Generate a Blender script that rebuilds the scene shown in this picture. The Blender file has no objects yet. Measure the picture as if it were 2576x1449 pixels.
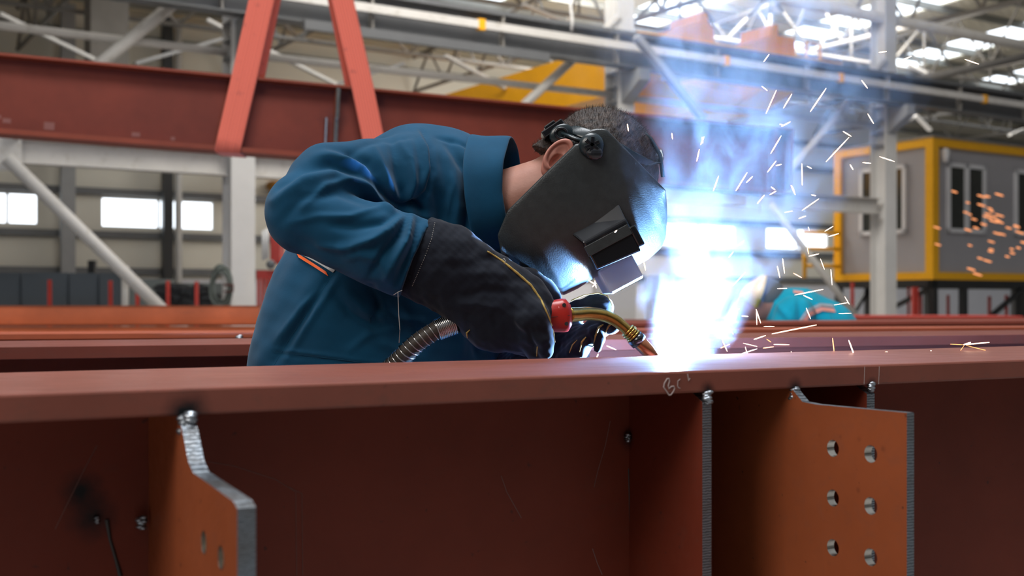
import bpy, bmesh, math, random
import numpy as np
from mathutils import Vector, Matrix
from mathutils.bvhtree import BVHTree
random.seed(7); np.random.seed(7)
SC = bpy.context.scene
COL = SC.collection
# ------------------------------------------------------------------ camera
F = 2931.0; CX = 1288.0; HY = 755.0; CZ = 1.15
cam_d = bpy.data.cameras.new('camera'); cam = bpy.data.objects.new('camera', cam_d); COL.objects.link(cam)
cam_d.sensor_width = 36.0; cam_d.lens = F * 36.0 / 2576.0
cam_d.shift_y = (HY - 724.5) / 2576.0
cam.location = (0, 0, CZ); cam.rotation_euler = (math.pi / 2, 0, 0)
cam_d.clip_start = 0.05; cam_d.clip_end = 300
cam_d.dof.use_dof = True; cam_d.dof.focus_distance = 1.93; cam_d.dof.aperture_fstop = 4.8
SC.camera = cam
# ------------------------------------------------------------------ exposure, world, lights
SC.view_settings.view_transform = 'Standard'; SC.view_settings.look = 'None'
SC.view_settings.gamma = 1.0; SC.view_settings.exposure = 0.0
SC.view_settings.use_curve_mapping = False
cy = SC.cycles
cy.max_bounces = 6; cy.diffuse_bounces = 3; cy.glossy_bounces = 3; cy.transmission_bounces = 4
cy.transparent_max_bounces = 8; cy.volume_bounces = 0; cy.use_denoising = True
cy.sample_clamp_indirect = 4.0; cy.caustics_reflective = False; cy.caustics_refractive = False
cy.volume_step_rate = 1.5; cy.volume_max_steps = 128
cy.use_adaptive_sampling = True; cy.adaptive_threshold = 0.02
W = bpy.data.worlds.new('sky'); SC.world = W; W.use_nodes = True
wn = W.node_tree.nodes; wl = W.node_tree.links
bg = wn['Background']; bg.inputs['Strength'].default_value = 0.42
tc = wn.new('ShaderNodeTexCoord'); sp = wn.new('ShaderNodeSeparateXYZ'); rp = wn.new('ShaderNodeValToRGB')
wl.new(tc.outputs['Generated'], sp.inputs[0]); wl.new(sp.outputs['Z'], rp.inputs[0]); wl.new(rp.outputs[0], bg.inputs['Color'])
rp.color_ramp.elements[0].position = 0.22; rp.color_ramp.elements[0].color = (0.11, 0.10, 0.09, 1)
rp.color_ramp.elements[1].position = 0.55; rp.color_ramp.elements[1].color = (0.92, 0.95, 1.0, 1)

def area(name, loc, size, power, color=(1, 1, 1), target=None, size_y=None):
    d = bpy.data.lights.new(name, 'AREA'); d.energy = power; d.color = color; d.size = size
    if size_y: d.shape = 'RECTANGLE'; d.size_y = size_y
    o = bpy.data.objects.new(name, d); COL.objects.link(o); o.location = loc
    if target is not None:
        o.rotation_euler = (Vector(target) - Vector(loc)).to_track_quat('-Z', 'Y').to_euler()
    return o
# daylight falling through the roof lights of the hall (the near one over the welding bay)
area('skylight_daylight_near', (-0.3, 1.6, 7.5), 3.5, 500, (0.93, 0.96, 1.0), (0.3, 2.0, 1.0), 3.0)
area('side_window_daylight', (-4.2, -3.0, 5.6), 3.2, 230, (1.0, 0.93, 0.86), (0.5, 1.6, 0.9), 2.5)
area('skylight_daylight_middle', (0.0, 13.0, 9.0), 8.0, 950, (1.0, 0.97, 0.92), (1.0, 20.0, 2.0), 4.0)
area('skylight_daylight_far', (6.0, 30.0, 8.6), 10.0, 1900, (1.0, 0.97, 0.92), (6.0, 34.0, 0.0), 5.0)

# ------------------------------------------------------------------ picture measures -> places
def PD(px, py, D): return Vector(((px - CX) / F * D, D, CZ - (py - HY) / F * D))
def PZ(px, py, z): D = (CZ - z) * F / (py - HY); return PD(px, py, D)
SB, CB = math.sin(math.radians(57.5)), math.cos(math.radians(57.5))
def BW(s, n, z): return Vector((SB * s - CB * n, CB * s + SB * n, z))       # hall axes: s along the bays, n across
def s_at(px, n):
    u = (px - CX) / F; return n * (u * SB + CB) / (SB - u * CB)
def z_at(px, py, n):
    s = s_at(px, n); D = CB * s + SB * n; return CZ - (py - HY) / F * D

# ------------------------------------------------------------------ mesh helpers
class MB:
    def __init__(s, fr=None): s.v = []; s.f = []; s.m = []; s.fr = fr
    def add(s, vs, fs, mi=0):
        o = len(s.v)
        for v in vs: s.v.append(tuple(s.fr(*v)) if s.fr else tuple(v))
        for f in fs: s.f.append(tuple(i + o for i in f)); s.m.append(mi)
        return s
    def box(s, a, b, c, mi=0):
        (x0, x1), (y0, y1), (z0, z1) = a, b, c
        return s.add([(x0,y0,z0),(x1,y0,z0),(x1,y1,z0),(x0,y1,z0),(x0,y0,z1),(x1,y0,z1),(x1,y1,z1),(x0,y1,z1)],
              [(0,3,2,1),(4,5,6,7),(0,1,5,4),(1,2,6,5),(2,3,7,6),(3,0,4,7)], mi)
    def tube(s, pts, r, seg=12, mi=0, cap=True, flat=None):
        pts = [Vector(p) for p in pts]; n = len(pts); rs = r if hasattr(r, '__len__') else [r] * n
        vs = []; fs = []; prev = None
        for i, p in enumerate(pts):
            t = (pts[min(i+1,n-1)] - pts[max(i-1,0)]).normalized()
            if prev is None:
                a = Vector((0,0,1)) if abs(t.z) < .9 else Vector((1,0,0)); x = t.cross(a).normalized()
            else:
                x = (prev - t * prev.dot(t)).normalized()
            prev = x; y = t.cross(x)
            for k in range(seg):
                th = 2*math.pi*(k+.5)/seg; vs.append(p + (x*math.cos(th) + y*math.sin(th)*(flat or 1)) * rs[i])
        for i in range(n-1):
            for k in range(seg):
                a=i*seg+k; b=i*seg+(k+1)%seg; fs.append((a,b,b+seg,a+seg))
        if cap: fs.append(tuple(range(seg))[::-1]); fs.append(tuple((n-1)*seg+k for k in range(seg)))
        return s.add(vs, fs, mi)
    def bar(s, p0, p1, w, h=None, mi=0):     # rectangular bar between two points
        p0=Vector(p0); p1=Vector(p1); h=h or w; t=(p1-p0).normalized()
        a=Vector((0,0,1)) if abs(t.z)<.95 else Vector((1,0,0)); x=t.cross(a).normalized(); y=x.cross(t)
        vs=[]
        for p in (p0,p1):
            for sx,sy in ((-1,-1),(1,-1),(1,1),(-1,1)): vs.append(p+x*sx*w/2+y*sy*h/2)
        return s.add(vs,[(3,2,1,0),(4,5,6,7),(0,1,5,4),(1,2,6,5),(2,3,7,6),(3,0,4,7)],mi)
    def ball(s, c, r, seg=12, rings=8, mi=0, axes=None, jit=0):
        c=Vector(c); rx,ry,rz = r if hasattr(r,'__len__') else (r,r,r)
        A = axes or (Vector((1,0,0)),Vector((0,1,0)),Vector((0,0,1)))
        vs=[c+A[2]*rz]; fs=[]
        for i in range(1,rings):
            ph=math.pi*i/rings
            for k in range(seg):
                th=2*math.pi*k/seg; j=1+random.uniform(-jit,jit)
                vs.append(c+(A[0]*rx*math.sin(ph)*math.cos(th)+A[1]*ry*math.sin(ph)*math.sin(th)+A[2]*rz*math.cos(ph))*j)
        vs.append(c-A[2]*rz); L=len(vs)-1
        for k in range(seg):
            fs.append((0,1+k,1+(k+1)%seg)); fs.append((L,L-seg+(k+1)%seg,L-seg+k))
            for i in range(rings-2):
                a=1+i*seg+k; b=1+i*seg+(k+1)%seg; fs.append((a,a+seg,b+seg,b))
        return s.add(vs,fs,mi)
    def prism(s, poly, z0, z1, mi=0):        # poly in local xy, extruded in local z
        n=len(poly); vs=[(x,y,z0) for x,y in poly]+[(x,y,z1) for x,y in poly]
        fs=[tuple(range(n))[::-1],tuple(range(n,2*n))]+[(i,(i+1)%n,(i+1)%n+n,i+n) for i in range(n)]
        return s.add(vs,fs,mi)
    def build(s, name, mat, parent=None, smooth=False, bevel=0, **tags):
        me=bpy.data.meshes.new(name); me.from_pydata(s.v,[],s.f)
        for m in (mat if isinstance(mat,(list,tuple)) else [mat]): me.materials.append(m)
        if any(s.m): me.polygons.foreach_set('material_index', s.m)
        if smooth: me.polygons.foreach_set('use_smooth',[True]*len(s.f))
        me.update(); o=bpy.data.objects.new(name,me); COL.objects.link(o)
        bm=bmesh.new(); bm.from_mesh(me); bmesh.ops.recalc_face_normals(bm,faces=bm.faces); bm.to_mesh(me); bm.free()
        if bevel:
            b=o.modifiers.new('bevel','BEVEL'); b.width=bevel; b.segments=2; b.limit_method='ANGLE'
            if smooth is None: pass
        par(o,parent); tag(o,**tags); return o
def par(o,parent):
    if parent is not None:
        o.parent=parent; o.matrix_parent_inverse=PM[parent.name]
    PM[o.name]=Matrix.Identity(4)
PM={}
def tag(o,label=None,cat=None,group=None,kind=None):
    for k,v in (('label',label),('category',cat),('group',group),('kind',kind)):
        if v: o[k]=v
    return o
def empty(name,loc,label,cat,group=None,kind=None):
    o=bpy.data.objects.new(name,None); COL.objects.link(o); o.location=loc; o.empty_display_size=.1
    PM[o.name]=Matrix.Translation(Vector(loc)).inverted(); return tag(o,label,cat,group,kind)
def copy_tree(o,delta,parent=None,**tags):
    c=o.copy(); COL.objects.link(c)
    if parent is None: c.location=o.location+Vector(delta)
    else: c.parent=parent
    for ch in list(o.children): copy_tree(ch,delta,c)
    tag(c,**tags); return c

# ------------------------------------------------------------------ materials
def new_mat(name):
    m=bpy.data.materials.new(name); m.use_nodes=True; nt=m.node_tree; return m,nt,nt.nodes['Principled BSDF']
def noise(nt,scale,detail=4,rough=.55,vec=None,dist=0,w=None):
    n=nt.nodes.new('ShaderNodeTexNoise'); n.inputs['Scale'].default_value=scale; n.inputs['Detail'].default_value=detail
    n.inputs['Roughness'].default_value=rough; n.inputs['Distortion'].default_value=dist
    if vec is not None: nt.links.new(vec,n.inputs['Vector'])
    return n.outputs['Fac']
def ramp(nt,fac,stops):
    r=nt.nodes.new('ShaderNodeValToRGB'); nt.links.new(fac,r.inputs[0]); cr=r.color_ramp
    while len(cr.elements)<len(stops): cr.elements.new(.5)
    for e,(p,c) in zip(cr.elements,stops): e.position=p; e.color=(c[0],c[1],c[2],1) if hasattr(c,'__len__') else (c,c,c,1)
    return r.outputs[0]
def mixc(nt,fac,a,b,mode='MIX'):
    m=nt.nodes.new('ShaderNodeMix'); m.data_type='RGBA'; m.blend_type=mode; m.clamp_factor=True
    if hasattr(fac,'links') : nt.links.new(fac,m.inputs[0])
    else: m.inputs[0].default_value=fac
    for i,x in ((6,a),(7,b)):
        if hasattr(x,'links'): nt.links.new(x,m.inputs[i])
        else: m.inputs[i].default_value=(x[0],x[1],x[2],1)
    return m.outputs[2]
def math_(nt,op,a,b=None,c=None,clamp=False):
    m=nt.nodes.new('ShaderNodeMath'); m.operation=op; m.use_clamp=clamp
    for i,x in enumerate((a,b,c)):
        if x is None: continue
        if hasattr(x,'links'): nt.links.new(x,m.inputs[i])
        else: m.inputs[i].default_value=x
    return m.outputs[0]
def coords(nt,kind='Object'): return nt.nodes.new('ShaderNodeTexCoord').outputs[kind]
def mapping(nt,vec,scale=(1,1,1),rot=(0,0,0)):
    m=nt.nodes.new('ShaderNodeMapping'); nt.links.new(vec,m.inputs[0]); m.inputs['Scale'].default_value=scale; m.inputs['Rotation'].default_value=rot; return m.outputs[0]
def bump(nt,bs,h,strength=.3,dist=.002):
    b=nt.nodes.new('ShaderNodeBump'); b.inputs['Strength'].default_value=strength; b.inputs['Distance'].default_value=dist
    nt.links.new(h,b.inputs['Height']); nt.links.new(b.outputs[0],bs.inputs['Normal']); return b
def flat(name,col,rough=.5,metal=0,var=.12,scale=6,spec=.5,bmp=0,bscale=60,dirt=None):
    m,nt,bs=new_mat(name); v=coords(nt)
    n=noise(nt,scale,5,.6,v); a=[c*(1-var) for c in col]; b=[min(1,c*(1+var)) for c in col]
    c=ramp(nt,n,[(.3,a),(.7,b)])
    if dirt:
        d=ramp(nt,noise(nt,scale*2.3,6,.7,v),[(.55,0),(.75,1)]); c=mixc(nt,d,c,dirt)
    nt.links.new(c,bs.inputs['Base Color'])
    bs.inputs['Roughness'].default_value=rough; bs.inputs['Metallic'].default_value=metal; bs.inputs['Specular IOR Level'].default_value=spec
    if bmp: bump(nt,bs,noise(nt,bscale,4,.6,v),bmp)
    return m
def emis(name,col,strength):
    m,nt,bs=new_mat(name); bs.inputs['Base Color'].default_value=(0,0,0,1)
    bs.inputs['Emission Color'].default_value=(*col,1); bs.inputs['Emission Strength'].default_value=strength; return m
def primer(name,base=(.165,.036,.024),rough=.42,rot=0,marks=(),worn=.5,streak=.25,tint=None):
    """red oxide primer with rub marks, grey wear and round scorch marks (centre, radius) left by the tack welds"""
    m,nt,bs=new_mat(name); v=coords(nt)
    al=mapping(nt,v,(2.2,9,9),(0,0,rot))
    n1=noise(nt,2.2,6,.62,v); n2=noise(nt,5,6,.7,al,.6)
    c=ramp(nt,n1,[(.25,[x*.72 for x in base]),(.75,[min(1,x*1.25) for x in base])])
    g=ramp(nt,n2,[(.52,0),(.8,streak)]); c=mixc(nt,g,c,(.12,.065,.048))
    sp_=ramp(nt,noise(nt,70,3,.5,v),[(.70,0),(.76,worn)]); c=mixc(nt,sp_,c,(.035,.02,.018))
    if tint: c=mixc(nt,.5,c,tint)
    for (p,r) in marks:
        vm=nt.nodes.new('ShaderNodeVectorMath'); vm.operation='DISTANCE'; nt.links.new(v,vm.inputs[0]); vm.inputs[1].default_value=tuple(p)
        wob=math_(nt,'MULTIPLY_ADD',noise(nt,60,3,.6,v),r*.5,vm.outputs['Value'])
        f=math_(nt,'SUBTRACT',1.25,math_(nt,'DIVIDE',wob,r),clamp=True)
        f=math_(nt,'POWER',f,1.3); f=math_(nt,'MULTIPLY',f,1.35,clamp=True)
        c=mixc(nt,f,c,(.006,.008,.010))
    bs.inputs['Specular IOR Level'].default_value=.28
    nt.links.new(c,bs.inputs['Base Color'])
    nt.links.new(ramp(nt,n2,[(.2,rough-.08),(.8,rough+.12)]),bs.inputs['Roughness'])
    bump(nt,bs,noise(nt,140,4,.6,v),.18,.0006); return m
def cutsteel(name,dirn=90):
    """flame-cut bare steel with fine drag lines"""
    m,nt,bs=new_mat(name); v=coords(nt)
    w=nt.nodes.new('ShaderNodeTexWave'); w.wave_type='BANDS'; w.bands_direction='Z'; w.inputs['Scale'].default_value=dirn
    w.inputs['Distortion'].default_value=3.5; w.inputs['Detail'].default_value=3; w.inputs['Detail Scale'].default_value=2; nt.links.new(v,w.inputs['Vector'])
    c=mixc(nt,w.outputs['Fac'],(.09,.105,.12),(.26,.29,.32))
    d=ramp(nt,noise(nt,20,4,.6,v),[(.5,0),(.75,.6)]); c=mixc(nt,d,c,(.10,.075,.05))
    nt.links.new(c,bs.inputs['Base Color']); bs.inputs['Metallic'].default_value=.75; bs.inputs['Roughness'].default_value=.42
    bump(nt,bs,w.outputs['Fac'],.5,.001); return m
M={}
M['cut']=cutsteel('cut_steel'); M['weld']=flat('weld_metal',(.33,.36,.39),.3,.9,.5,120,bmp=.6,bscale=150)
M['holes']=flat('drilled_steel',(.55,.52,.46),.24,1,.3,30)
M['white']=flat('white_painted_steel',(.62,.59,.55),.5,var=.07,scale=2.5,dirt=(.42,.38,.32))
M['whitel']=flat('light_column_paint',(.70,.68,.65),.5,var=.05,scale=2.5)
M['grey']=flat('grey_painted_steel',(.30,.30,.30),.5,var=.08,scale=2)
M['dgrey']=flat('dark_grey_steel',(.13,.132,.135),.5,var=.1,scale=2)
M['truss']=flat('truss_steel',(.27,.25,.225),.55,var=.1,scale=2)
M['purlin']=flat('purlin_steel',(.24,.24,.22),.6,var=.1,scale=2)
M['black']=flat('black_steel',(.02,.021,.022),.45)
M['yellow']=flat('crane_yellow',(.95,.43,.008),.45,var=.06,scale=1.5)
M['red']=flat('machine_red',(.55,.045,.03),.45)
M['orangeprimer']=primer('orange_primer',(.36,.09,.035),.5,worn=.1,streak=.15)
# ================================================================== the hall
def ribbed(name,col,scale,axis_rot,rough=.5,amp=.6):
    m,nt,bs=new_mat(name); v=coords(nt); mp=mapping(nt,v,(1,1,1),(0,0,axis_rot))
    w=nt.nodes.new('ShaderNodeTexWave'); w.wave_type='BANDS'; w.bands_direction='X'; w.inputs['Scale'].default_value=scale; nt.links.new(mp,w.inputs['Vector'])
    c=ramp(nt,noise(nt,.35,3,.5,v),[(.3,[x*.92 for x in col]),(.7,[x*1.06 for x in col])])
    nt.links.new(c,bs.inputs['Base Color']); bs.inputs['Roughness'].default_value=rough; bump(nt,bs,w.outputs['Fac'],amp,.03); return m
ROT=-math.radians(32.5)
M['wallpanel']=ribbed('beige_wall_panel',(.74,.70,.60),.3,-ROT,.6,.3)
M['wallbase']=flat('grey_wall_base',(.62,.61,.64),.6,var=.05,scale=.5)
M['roofpanel']=ribbed('beige_roof_sheet',(.78,.72,.57),1.3,-ROT,.55,.7)
mf,nt,bs=new_mat('concrete_floor'); v=coords(nt)
nt.links.new(ramp(nt,noise(nt,1.1,7,.65,v),[(.3,(.26,.25,.24)),(.7,(.40,.385,.37))]),bs.inputs['Base Color']); bs.inputs['Roughness'].default_value=.55
M['floor']=mf
M['daylight']=emis('daylight',(.86,.93,1.0),3.2)
NW=33.0; NC=14.25
MB(BW).box((-30,75),(-12,NW+1),(-.2,0)).build('floor',M['floor'],kind='structure')
# far wall: base course, panels, with the window strips left open
wins=[(s_at(-60,NW),s_at(96,NW)),(s_at(254,NW),s_at(538,NW)),(s_at(1560,NW),s_at(1852,NW)),(s_at(1928,NW),s_at(2083,NW))]
z0w,z1w=3.16,3.98
w=MB(BW)
w.box((-6,75),(NW,NW+.2),(1.75,z0w)); w.box((-6,75),(NW,NW+.2),(z1w,9.3))
edges=[-6]+[e for ab in wins for e in ab]+[75]
for i in range(0,len(edges),2): w.box((edges[i],edges[i+1]),(NW,NW+.2),(z0w,z1w))
wallb=w.build('wall_back',M['wallpanel'],kind='structure')
MB(BW).box((-6,75),(NW-.05,NW+.25),(0,1.75)).build('trim_1',M['wallbase'],kind='structure')
for i,(a,b) in enumerate(wins):
    g=MB(BW).box((a,b),(NW+.12,NW+.16),(z0w,z1w)).build('window_%d'%(i+1),M['daylight'],kind='structure')
    fr=MB(BW); k=max(2,round((b-a)/2.2))
    for j in range(k+1):
        s=a+(b-a)*j/k; fr.box((s-.035,s+.035),(NW+.02,NW+.1),(z0w,z1w))
    fr.box((a,b),(NW+.02,NW+.1),(z0w-.03,z0w+.03)); fr.box((a,b),(NW+.02,NW+.1),(z1w-.03,z1w+.03))
    fr.build('window_frame',M['whitel'],g)
for j,z in enumerate((1.95,2.95,4.12,5.3,6.4,7.4,8.4)):
    MB(BW).box((-5,70),(NW-.22,NW-.02),(z-.09,z+.09)).build('girt',M['dgrey'] if z<4.5 else M['purlin'],wallb)
# roof sheet, purlins, skylights
zr=lambda n: 9.15+(NW-n)*.045
skys=[(a,a+1.9) for a in (9.5,15.2,20.8,26.6,32.4,38.2,44,50,56)]
n_sky=(20.5,28.5)
rf=MB(BW)
def slab(mb,s0,s1,n0,n1,t=.08,off=0):
    mb.add([(s0,n0,zr(n0)+off),(s1,n0,zr(n0)+off),(s1,n1,zr(n1)+off),(s0,n1,zr(n1)+off),(s0,n0,zr(n0)+t+off),(s1,n0,zr(n0)+t+off),(s1,n1,zr(n1)+t+off),(s0,n1,zr(n1)+t+off)],
      [(0,3,2,1),(4,5,6,7),(0,1,5,4),(1,2,6,5),(2,3,7,6),(3,0,4,7)])
slab(rf,-6,72,12,n_sky[0]); slab(rf,-6,72,n_sky[1],NW+.2)
e=[-6]+[x for ab in skys for x in ab]+[72]
for i in range(0,len(e),2): slab(rf,e[i],e[i+1],*n_sky)
ceil=rf.build('ceiling',M['roofpanel'],kind='structure')
for i,(a,b) in enumerate(skys):
    g=MB(BW); slab(g,a,b,*n_sky,t=.02,off=.05); g.build('window_%d'%(i+5),M['daylight'],kind='structure')
n=13.0
while n<NW:
    z=zr(n); MB(BW).box((-6,70),(n-.04,n+.04),(z-.2,z-.002)).build('purlin',M['purlin'],ceil); n+=1.45

# columns of the near row
SA=4.99; SP=6.05
cols=[SA,SA+SP,SA+2*SP,SA+3*SP,SA+4*SP]
collab=['tall white steel column behind the hoisted beam, left of the blue jacket','tall white steel column in front of the yellow crane girder, above the head','tall white steel column standing in front of the grey cabin','white steel column of the row beyond the cabin','farthest white steel column of the row']
for i,s in enumerate(cols[:4]):
    if i==3: continue
    w_=.155
    e0=empty('steel_column',BW(s,NC,0),collab[i],'column','white steel columns of the hall',kind='thing')
    m=MB(BW); zt=9.6
    m.box((s-w_,s+w_),(NC-.17,NC-.15),(0,zt)).box((s-w_,s+w_),(NC+.15,NC+.17),(0,zt)).box((s-.008,s+.008),(NC-.15,NC+.15),(0,zt))
    m.build('shaft',M['whitel'],e0)
    MB(BW).box((s-.28,s+.28),(NC-.3,NC+.3),(0,.03)).build('base_plate',M['grey'],e0)
    k=MB(BW)
    for z in (3.95,4.17,4.40,4.62): k.box((s-w_,s+w_),(NC-.15,NC+.15),(z,z+.02))
    k.build('stiffener_ribs',M['grey'],e0)
    k=MB(BW)                                  # corbel that carries the runway
    k.add([(s-.1,NC-.17,4.15),(s+.1,NC-.17,4.15),(s+.1,NC-.17,4.62),(s-.1,NC-.17,4.62),(s-.1,NC-.62,4.45),(s+.1,NC-.62,4.45),(s+.1,NC-.62,4.62),(s-.1,NC-.62,4.62)],
      [(0,1,2,3),(4,7,6,5),(0,4,5,1),(3,2,6,7),(0,3,7,4),(1,5,6,2)])
    k.build('corbel',M['grey'],e0)
# crane runway in front of the columns
zt=lambda z:z
rn=NC-.42
e0=empty('crane_runway',BW(-4,rn,4.62),'long grey crane runway beam crossing above the hoisted beam','beam',kind='thing')
MB(BW).box((-6,34),(rn-.13,rn+.13),(4.64,4.66)).box((-6,34),(rn-.008,rn+.008),(4.66,5.12)).box((-6,34),(rn-.13,rn+.13),(5.10,5.125)).build('girder',M['dgrey'],e0)
MB(BW).box((-6,34),(rn-.03,rn+.03),(5.125,5.19)).build('rail',M['dgrey'],e0)
MB(BW).box((-6,34),(rn-.2,rn-.13),(4.86,4.97)).build('conductor_bar',M['white'],e0)
for s in (2.1,8.2,12.7,15.3,19.2): MB(BW).box((s-.05,s+.05),(rn-.21,rn-.12),(4.84,4.99)).build('bar_clamp',M['yellow'],e0)
for k in range(-2,18): s=k*2.0+.6; MB(BW).box((s-.012,s+.012),(rn-.12,rn-.008),(4.66,5.10)).build('web_stiffener',M['truss'],e0)
e1=MB(BW).box((s_at(765,rn-.3),s_at(1380,rn-.3)),(rn-.33,rn-.25),(4.50,4.62)).build('cable_trunking',M['dgrey'],label='grey cable trunking slung under the crane runway, ending before the yellow girder',cat='trunking',kind='thing')
# tie beams between columns
zti=2.85
for i,(a,b_,lab) in enumerate([(SA-SP,SA,'pale horizontal tie beam left of the first white column, bolted end plate'),(SA,SA+SP,'pale horizontal tie beam running right from the first white column behind the jacket'),(SA+SP,SA+2*SP,'pale tie beam reaching the column in front of the cabin from the left')]):
    m=MB(BW); a2,b2=a+.16,b_-.16
    m.box((a2,b2),(NC-.09,NC+.09),(zti-.14,zti-.125)).box((a2,b2),(NC-.09,NC+.09),(zti+.125,zti+.14)).box((a2,b2),(NC-.006,NC+.006),(zti-.125,zti+.125))
    o=m.build('tie_beam',M['white'],label=lab,cat='beam',kind='thing')
    mid=(a+b_)/2
    if i==0: mid=s_at(12,NC)
    MB(BW).box((mid-.16,mid+.16),(NC-.12,NC-.095),(zti-.24,zti+.3)).build('gusset_plate',M['white'],o)
    if i==2: mid=s_at(1925,NC)
    # chevron braces below and above
    if i!=1:
        MB().tube([BW(mid,NC-.13,zti-.1),BW(b_-.1,NC-.13,.15)],.075 if i==0 else .06,16).build('diagonal_brace',M['white'],smooth=True,label=['white tube brace slanting down to the left column foot','white tube brace slanting down behind the crouching far welder'][i>0],cat='brace',kind='thing')
    MB().tube([BW(mid+.05,NC-.13,zti+.15),BW(b_-.12,NC-.13,5.45)],.075 if i==0 else .065,16).build('diagonal_brace',M['white'],smooth=True,label=['white tube brace rising from the left tie beam to the crane runway','white tube brace rising behind the jacket and hoisted beam','white tube brace rising from the smoke to the column by the cabin'][i],cat='brace',kind='thing')
MB().tube([BW(SA-SP,NC,4.26),BW(SA-.16,NC,4.26)],.05,12).build('tie_tube',M['white'],smooth=True,label='thin white horizontal tube above the hoisted beam at far left',cat='tube',kind='thing')
MB().tube([BW(SA+.16,NC,4.26),BW(SA+SP-.16,NC,4.30)],.05,12).build('tie_tube',M['white'],smooth=True,label='thin white horizontal tube between slings and the column above the head',cat='tube',kind='thing')
MB().tube([BW(SA+SP+.16,NC,4.28),BW(SA+2*SP-.16,NC,4.3)],.05,12).build('tie_tube',M['white'],smooth=True,label='thin white horizontal tube seen through the smoke',cat='tube',kind='thing')
MB().tube([BW(SA+SP,NC,6.28),BW(SA+5*SP,NC,6.28)],.10,14).build('eave_strut',M['white'],smooth=True,label='thick pale tube running across the top right corner',cat='tube',kind='thing')
MB().tube([BW(SA+2*SP+.1,NC,5.05),BW(SA+3*SP,NC,6.5)],.08,14).build('diagonal_brace',M['truss'],smooth=True,label='grey tube brace rising to the right edge above the cabin',cat='brace',kind='thing')
# thin bright cross rods of the far bays
rods=[((0,35),(238,150)),((520,50),(845,212)),((1120,140),(1270,222)),((1315,12),(1505,90)),((1015,160),(845,212)),((340,160),(560,98)),((1600,92),(1770,300)),((2010,210),(2080,240)),((2280,160),(2330,185)),((2240,320),(2305,292)),((2305,292),(2340,328)),((2540,340),(2576,325))]
for i,((x0,y0),(x1,y1)) in enumerate(rods):
    n_=19.0 if i!=6 else 13.4
    def q(x,y): s=s_at(x,n_); return BW(s,n_,z_at(x,y,n_))
    MB().bar(q(x0,y0),q(x1,y1),.11 if i!=6 else .12,.05 if i!=6 else .1).build('bracing_bar',M['whitel'] if i<4 or i>6 else M['grey'],kind='thing',cat='brace',
      label=['bright flat brace slanting above the beam in the top left corner','bright flat brace passing behind the left sling','bright flat brace ending above the yellow girder','bright flat brace right of the hanging cord near the top','dull flat brace rising left of the right sling foot','dull flat brace crossing behind the left tube','grey strut slanting down beside the middle column','short pale strut above the smoke edge','short pale strut right of the cabin column near the top','pale strut under the runway above the cabin, left of pair','pale strut under the runway above the cabin, right of pair','pale strut end above the cabin roof at the right edge'][i])
# roof trusses across the far bay
def truss(s,n0,n1,zb,name_lab):
    e=empty('roof_truss',BW(s,n0,zb),name_lab,'truss','steel roof trusses of the far bay',kind='thing')
    MB().tube([BW(s,n0,zb),BW(s,n1,zb)],.06,10).build('bottom_chord',M['truss'],e,True)
    MB().tube([BW(s,n0,zr(n0)-.32),BW(s,n1,zr(n1)-.32)],.065,10).build('top_chord',M['truss'],e,True)
    k=9; 
    for j in range(k):
        a=n0+(n1-n0)*j/k; b=n0+(n1-n0)*(j+1)/k; mm=(a+b)/2
        MB().tube([BW(s,a,zb),BW(s,mm,zr(mm)-.32),BW(s,b,zb)],.042,8).build('web_member',M['truss'],e,True)
tl=['above the left end of the hoisted beam','behind the orange slings','above the yellow girder','through the smoke near the crane hoist','right of the cabin column','above the grey cabin','farthest to the right','deep behind the cabin roof']
for i,s in enumerate([5.5,11.2,17.2,23.2,29.2,35.2,41.2,47.2]):
    truss(s,NC+.3,NW-.2,7.75,'grey tubular roof truss seen '+tl[i])
# longitudinal lattice girders (between trusses)
for i,(n_,zb,lab) in enumerate([(21.5,7.6,'grey lattice girder running along the roof under the skylights'),(27.0,7.55,'farther grey lattice girder along the roof, lower in the picture')]):
    e=empty('lattice_girder',BW(5.5,n_,zb),lab,'girder',kind='thing')
    MB().tube([BW(2,n_,zb),BW(56,n_,zb)],.055,10).build('bottom_chord',M['truss'],e,True)
    MB().tube([BW(2,n_,zb+1.35),BW(56,n_,zb+1.35)],.055,10).build('top_chord',M['truss'],e,True)
    for j in range(18):
        s=2+j*3; MB().tube([BW(s,n_,zb),BW(s+1.5,n_,zb+1.35),BW(s+3,n_,zb)],.045,8).build('web_member',M['truss'],e,True)
        MB().tube([BW(s+1.5,n_,zb),BW(s+1.5,n_,zb+1.35)],.035,8).build('post',M['truss'],e,True)
# wall posts
def wpost(px,wd,mat,lab,n_=32.4,z1=9,cat='post',tube=False):
    s=s_at(px,n_)
    (MB().tube([BW(s,n_,0),BW(s,n_,z1)],wd/2,12) if tube else MB(BW).box((s-wd/2,s+wd/2),(n_-.12,n_+.12),(0,z1))).build('wall_post',mat,label=lab,cat=cat,kind='thing',smooth=tube)
wpost(170,.36,M['grey'],'grey wall column behind the long white brace at left')
wpost(421,.27,M['black'],'black pipe duct running up the wall before the left window strip')
wpost(449,.2,M['whitel'],'white pipe beside the black duct on the far wall',tube=True)
s=s_at(268,26); MB(BW).box((s-.4,s+.4),(25.7,26.3),(6.2,9.3)).build('hanging_duct',M['truss'],label='brown-grey duct hanging from the roof behind the upper left brace',cat='duct',kind='thing')
# hanging cord
MB().tube([PD(1437,-20,16),PD(1436,20,16),PD(1440,50,16),PD(1438,78,16)],.022,8).build('power_cable',M['whitel'],smooth=True,label='white cord hanging from above onto the runway beam',cat='cord')

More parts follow.
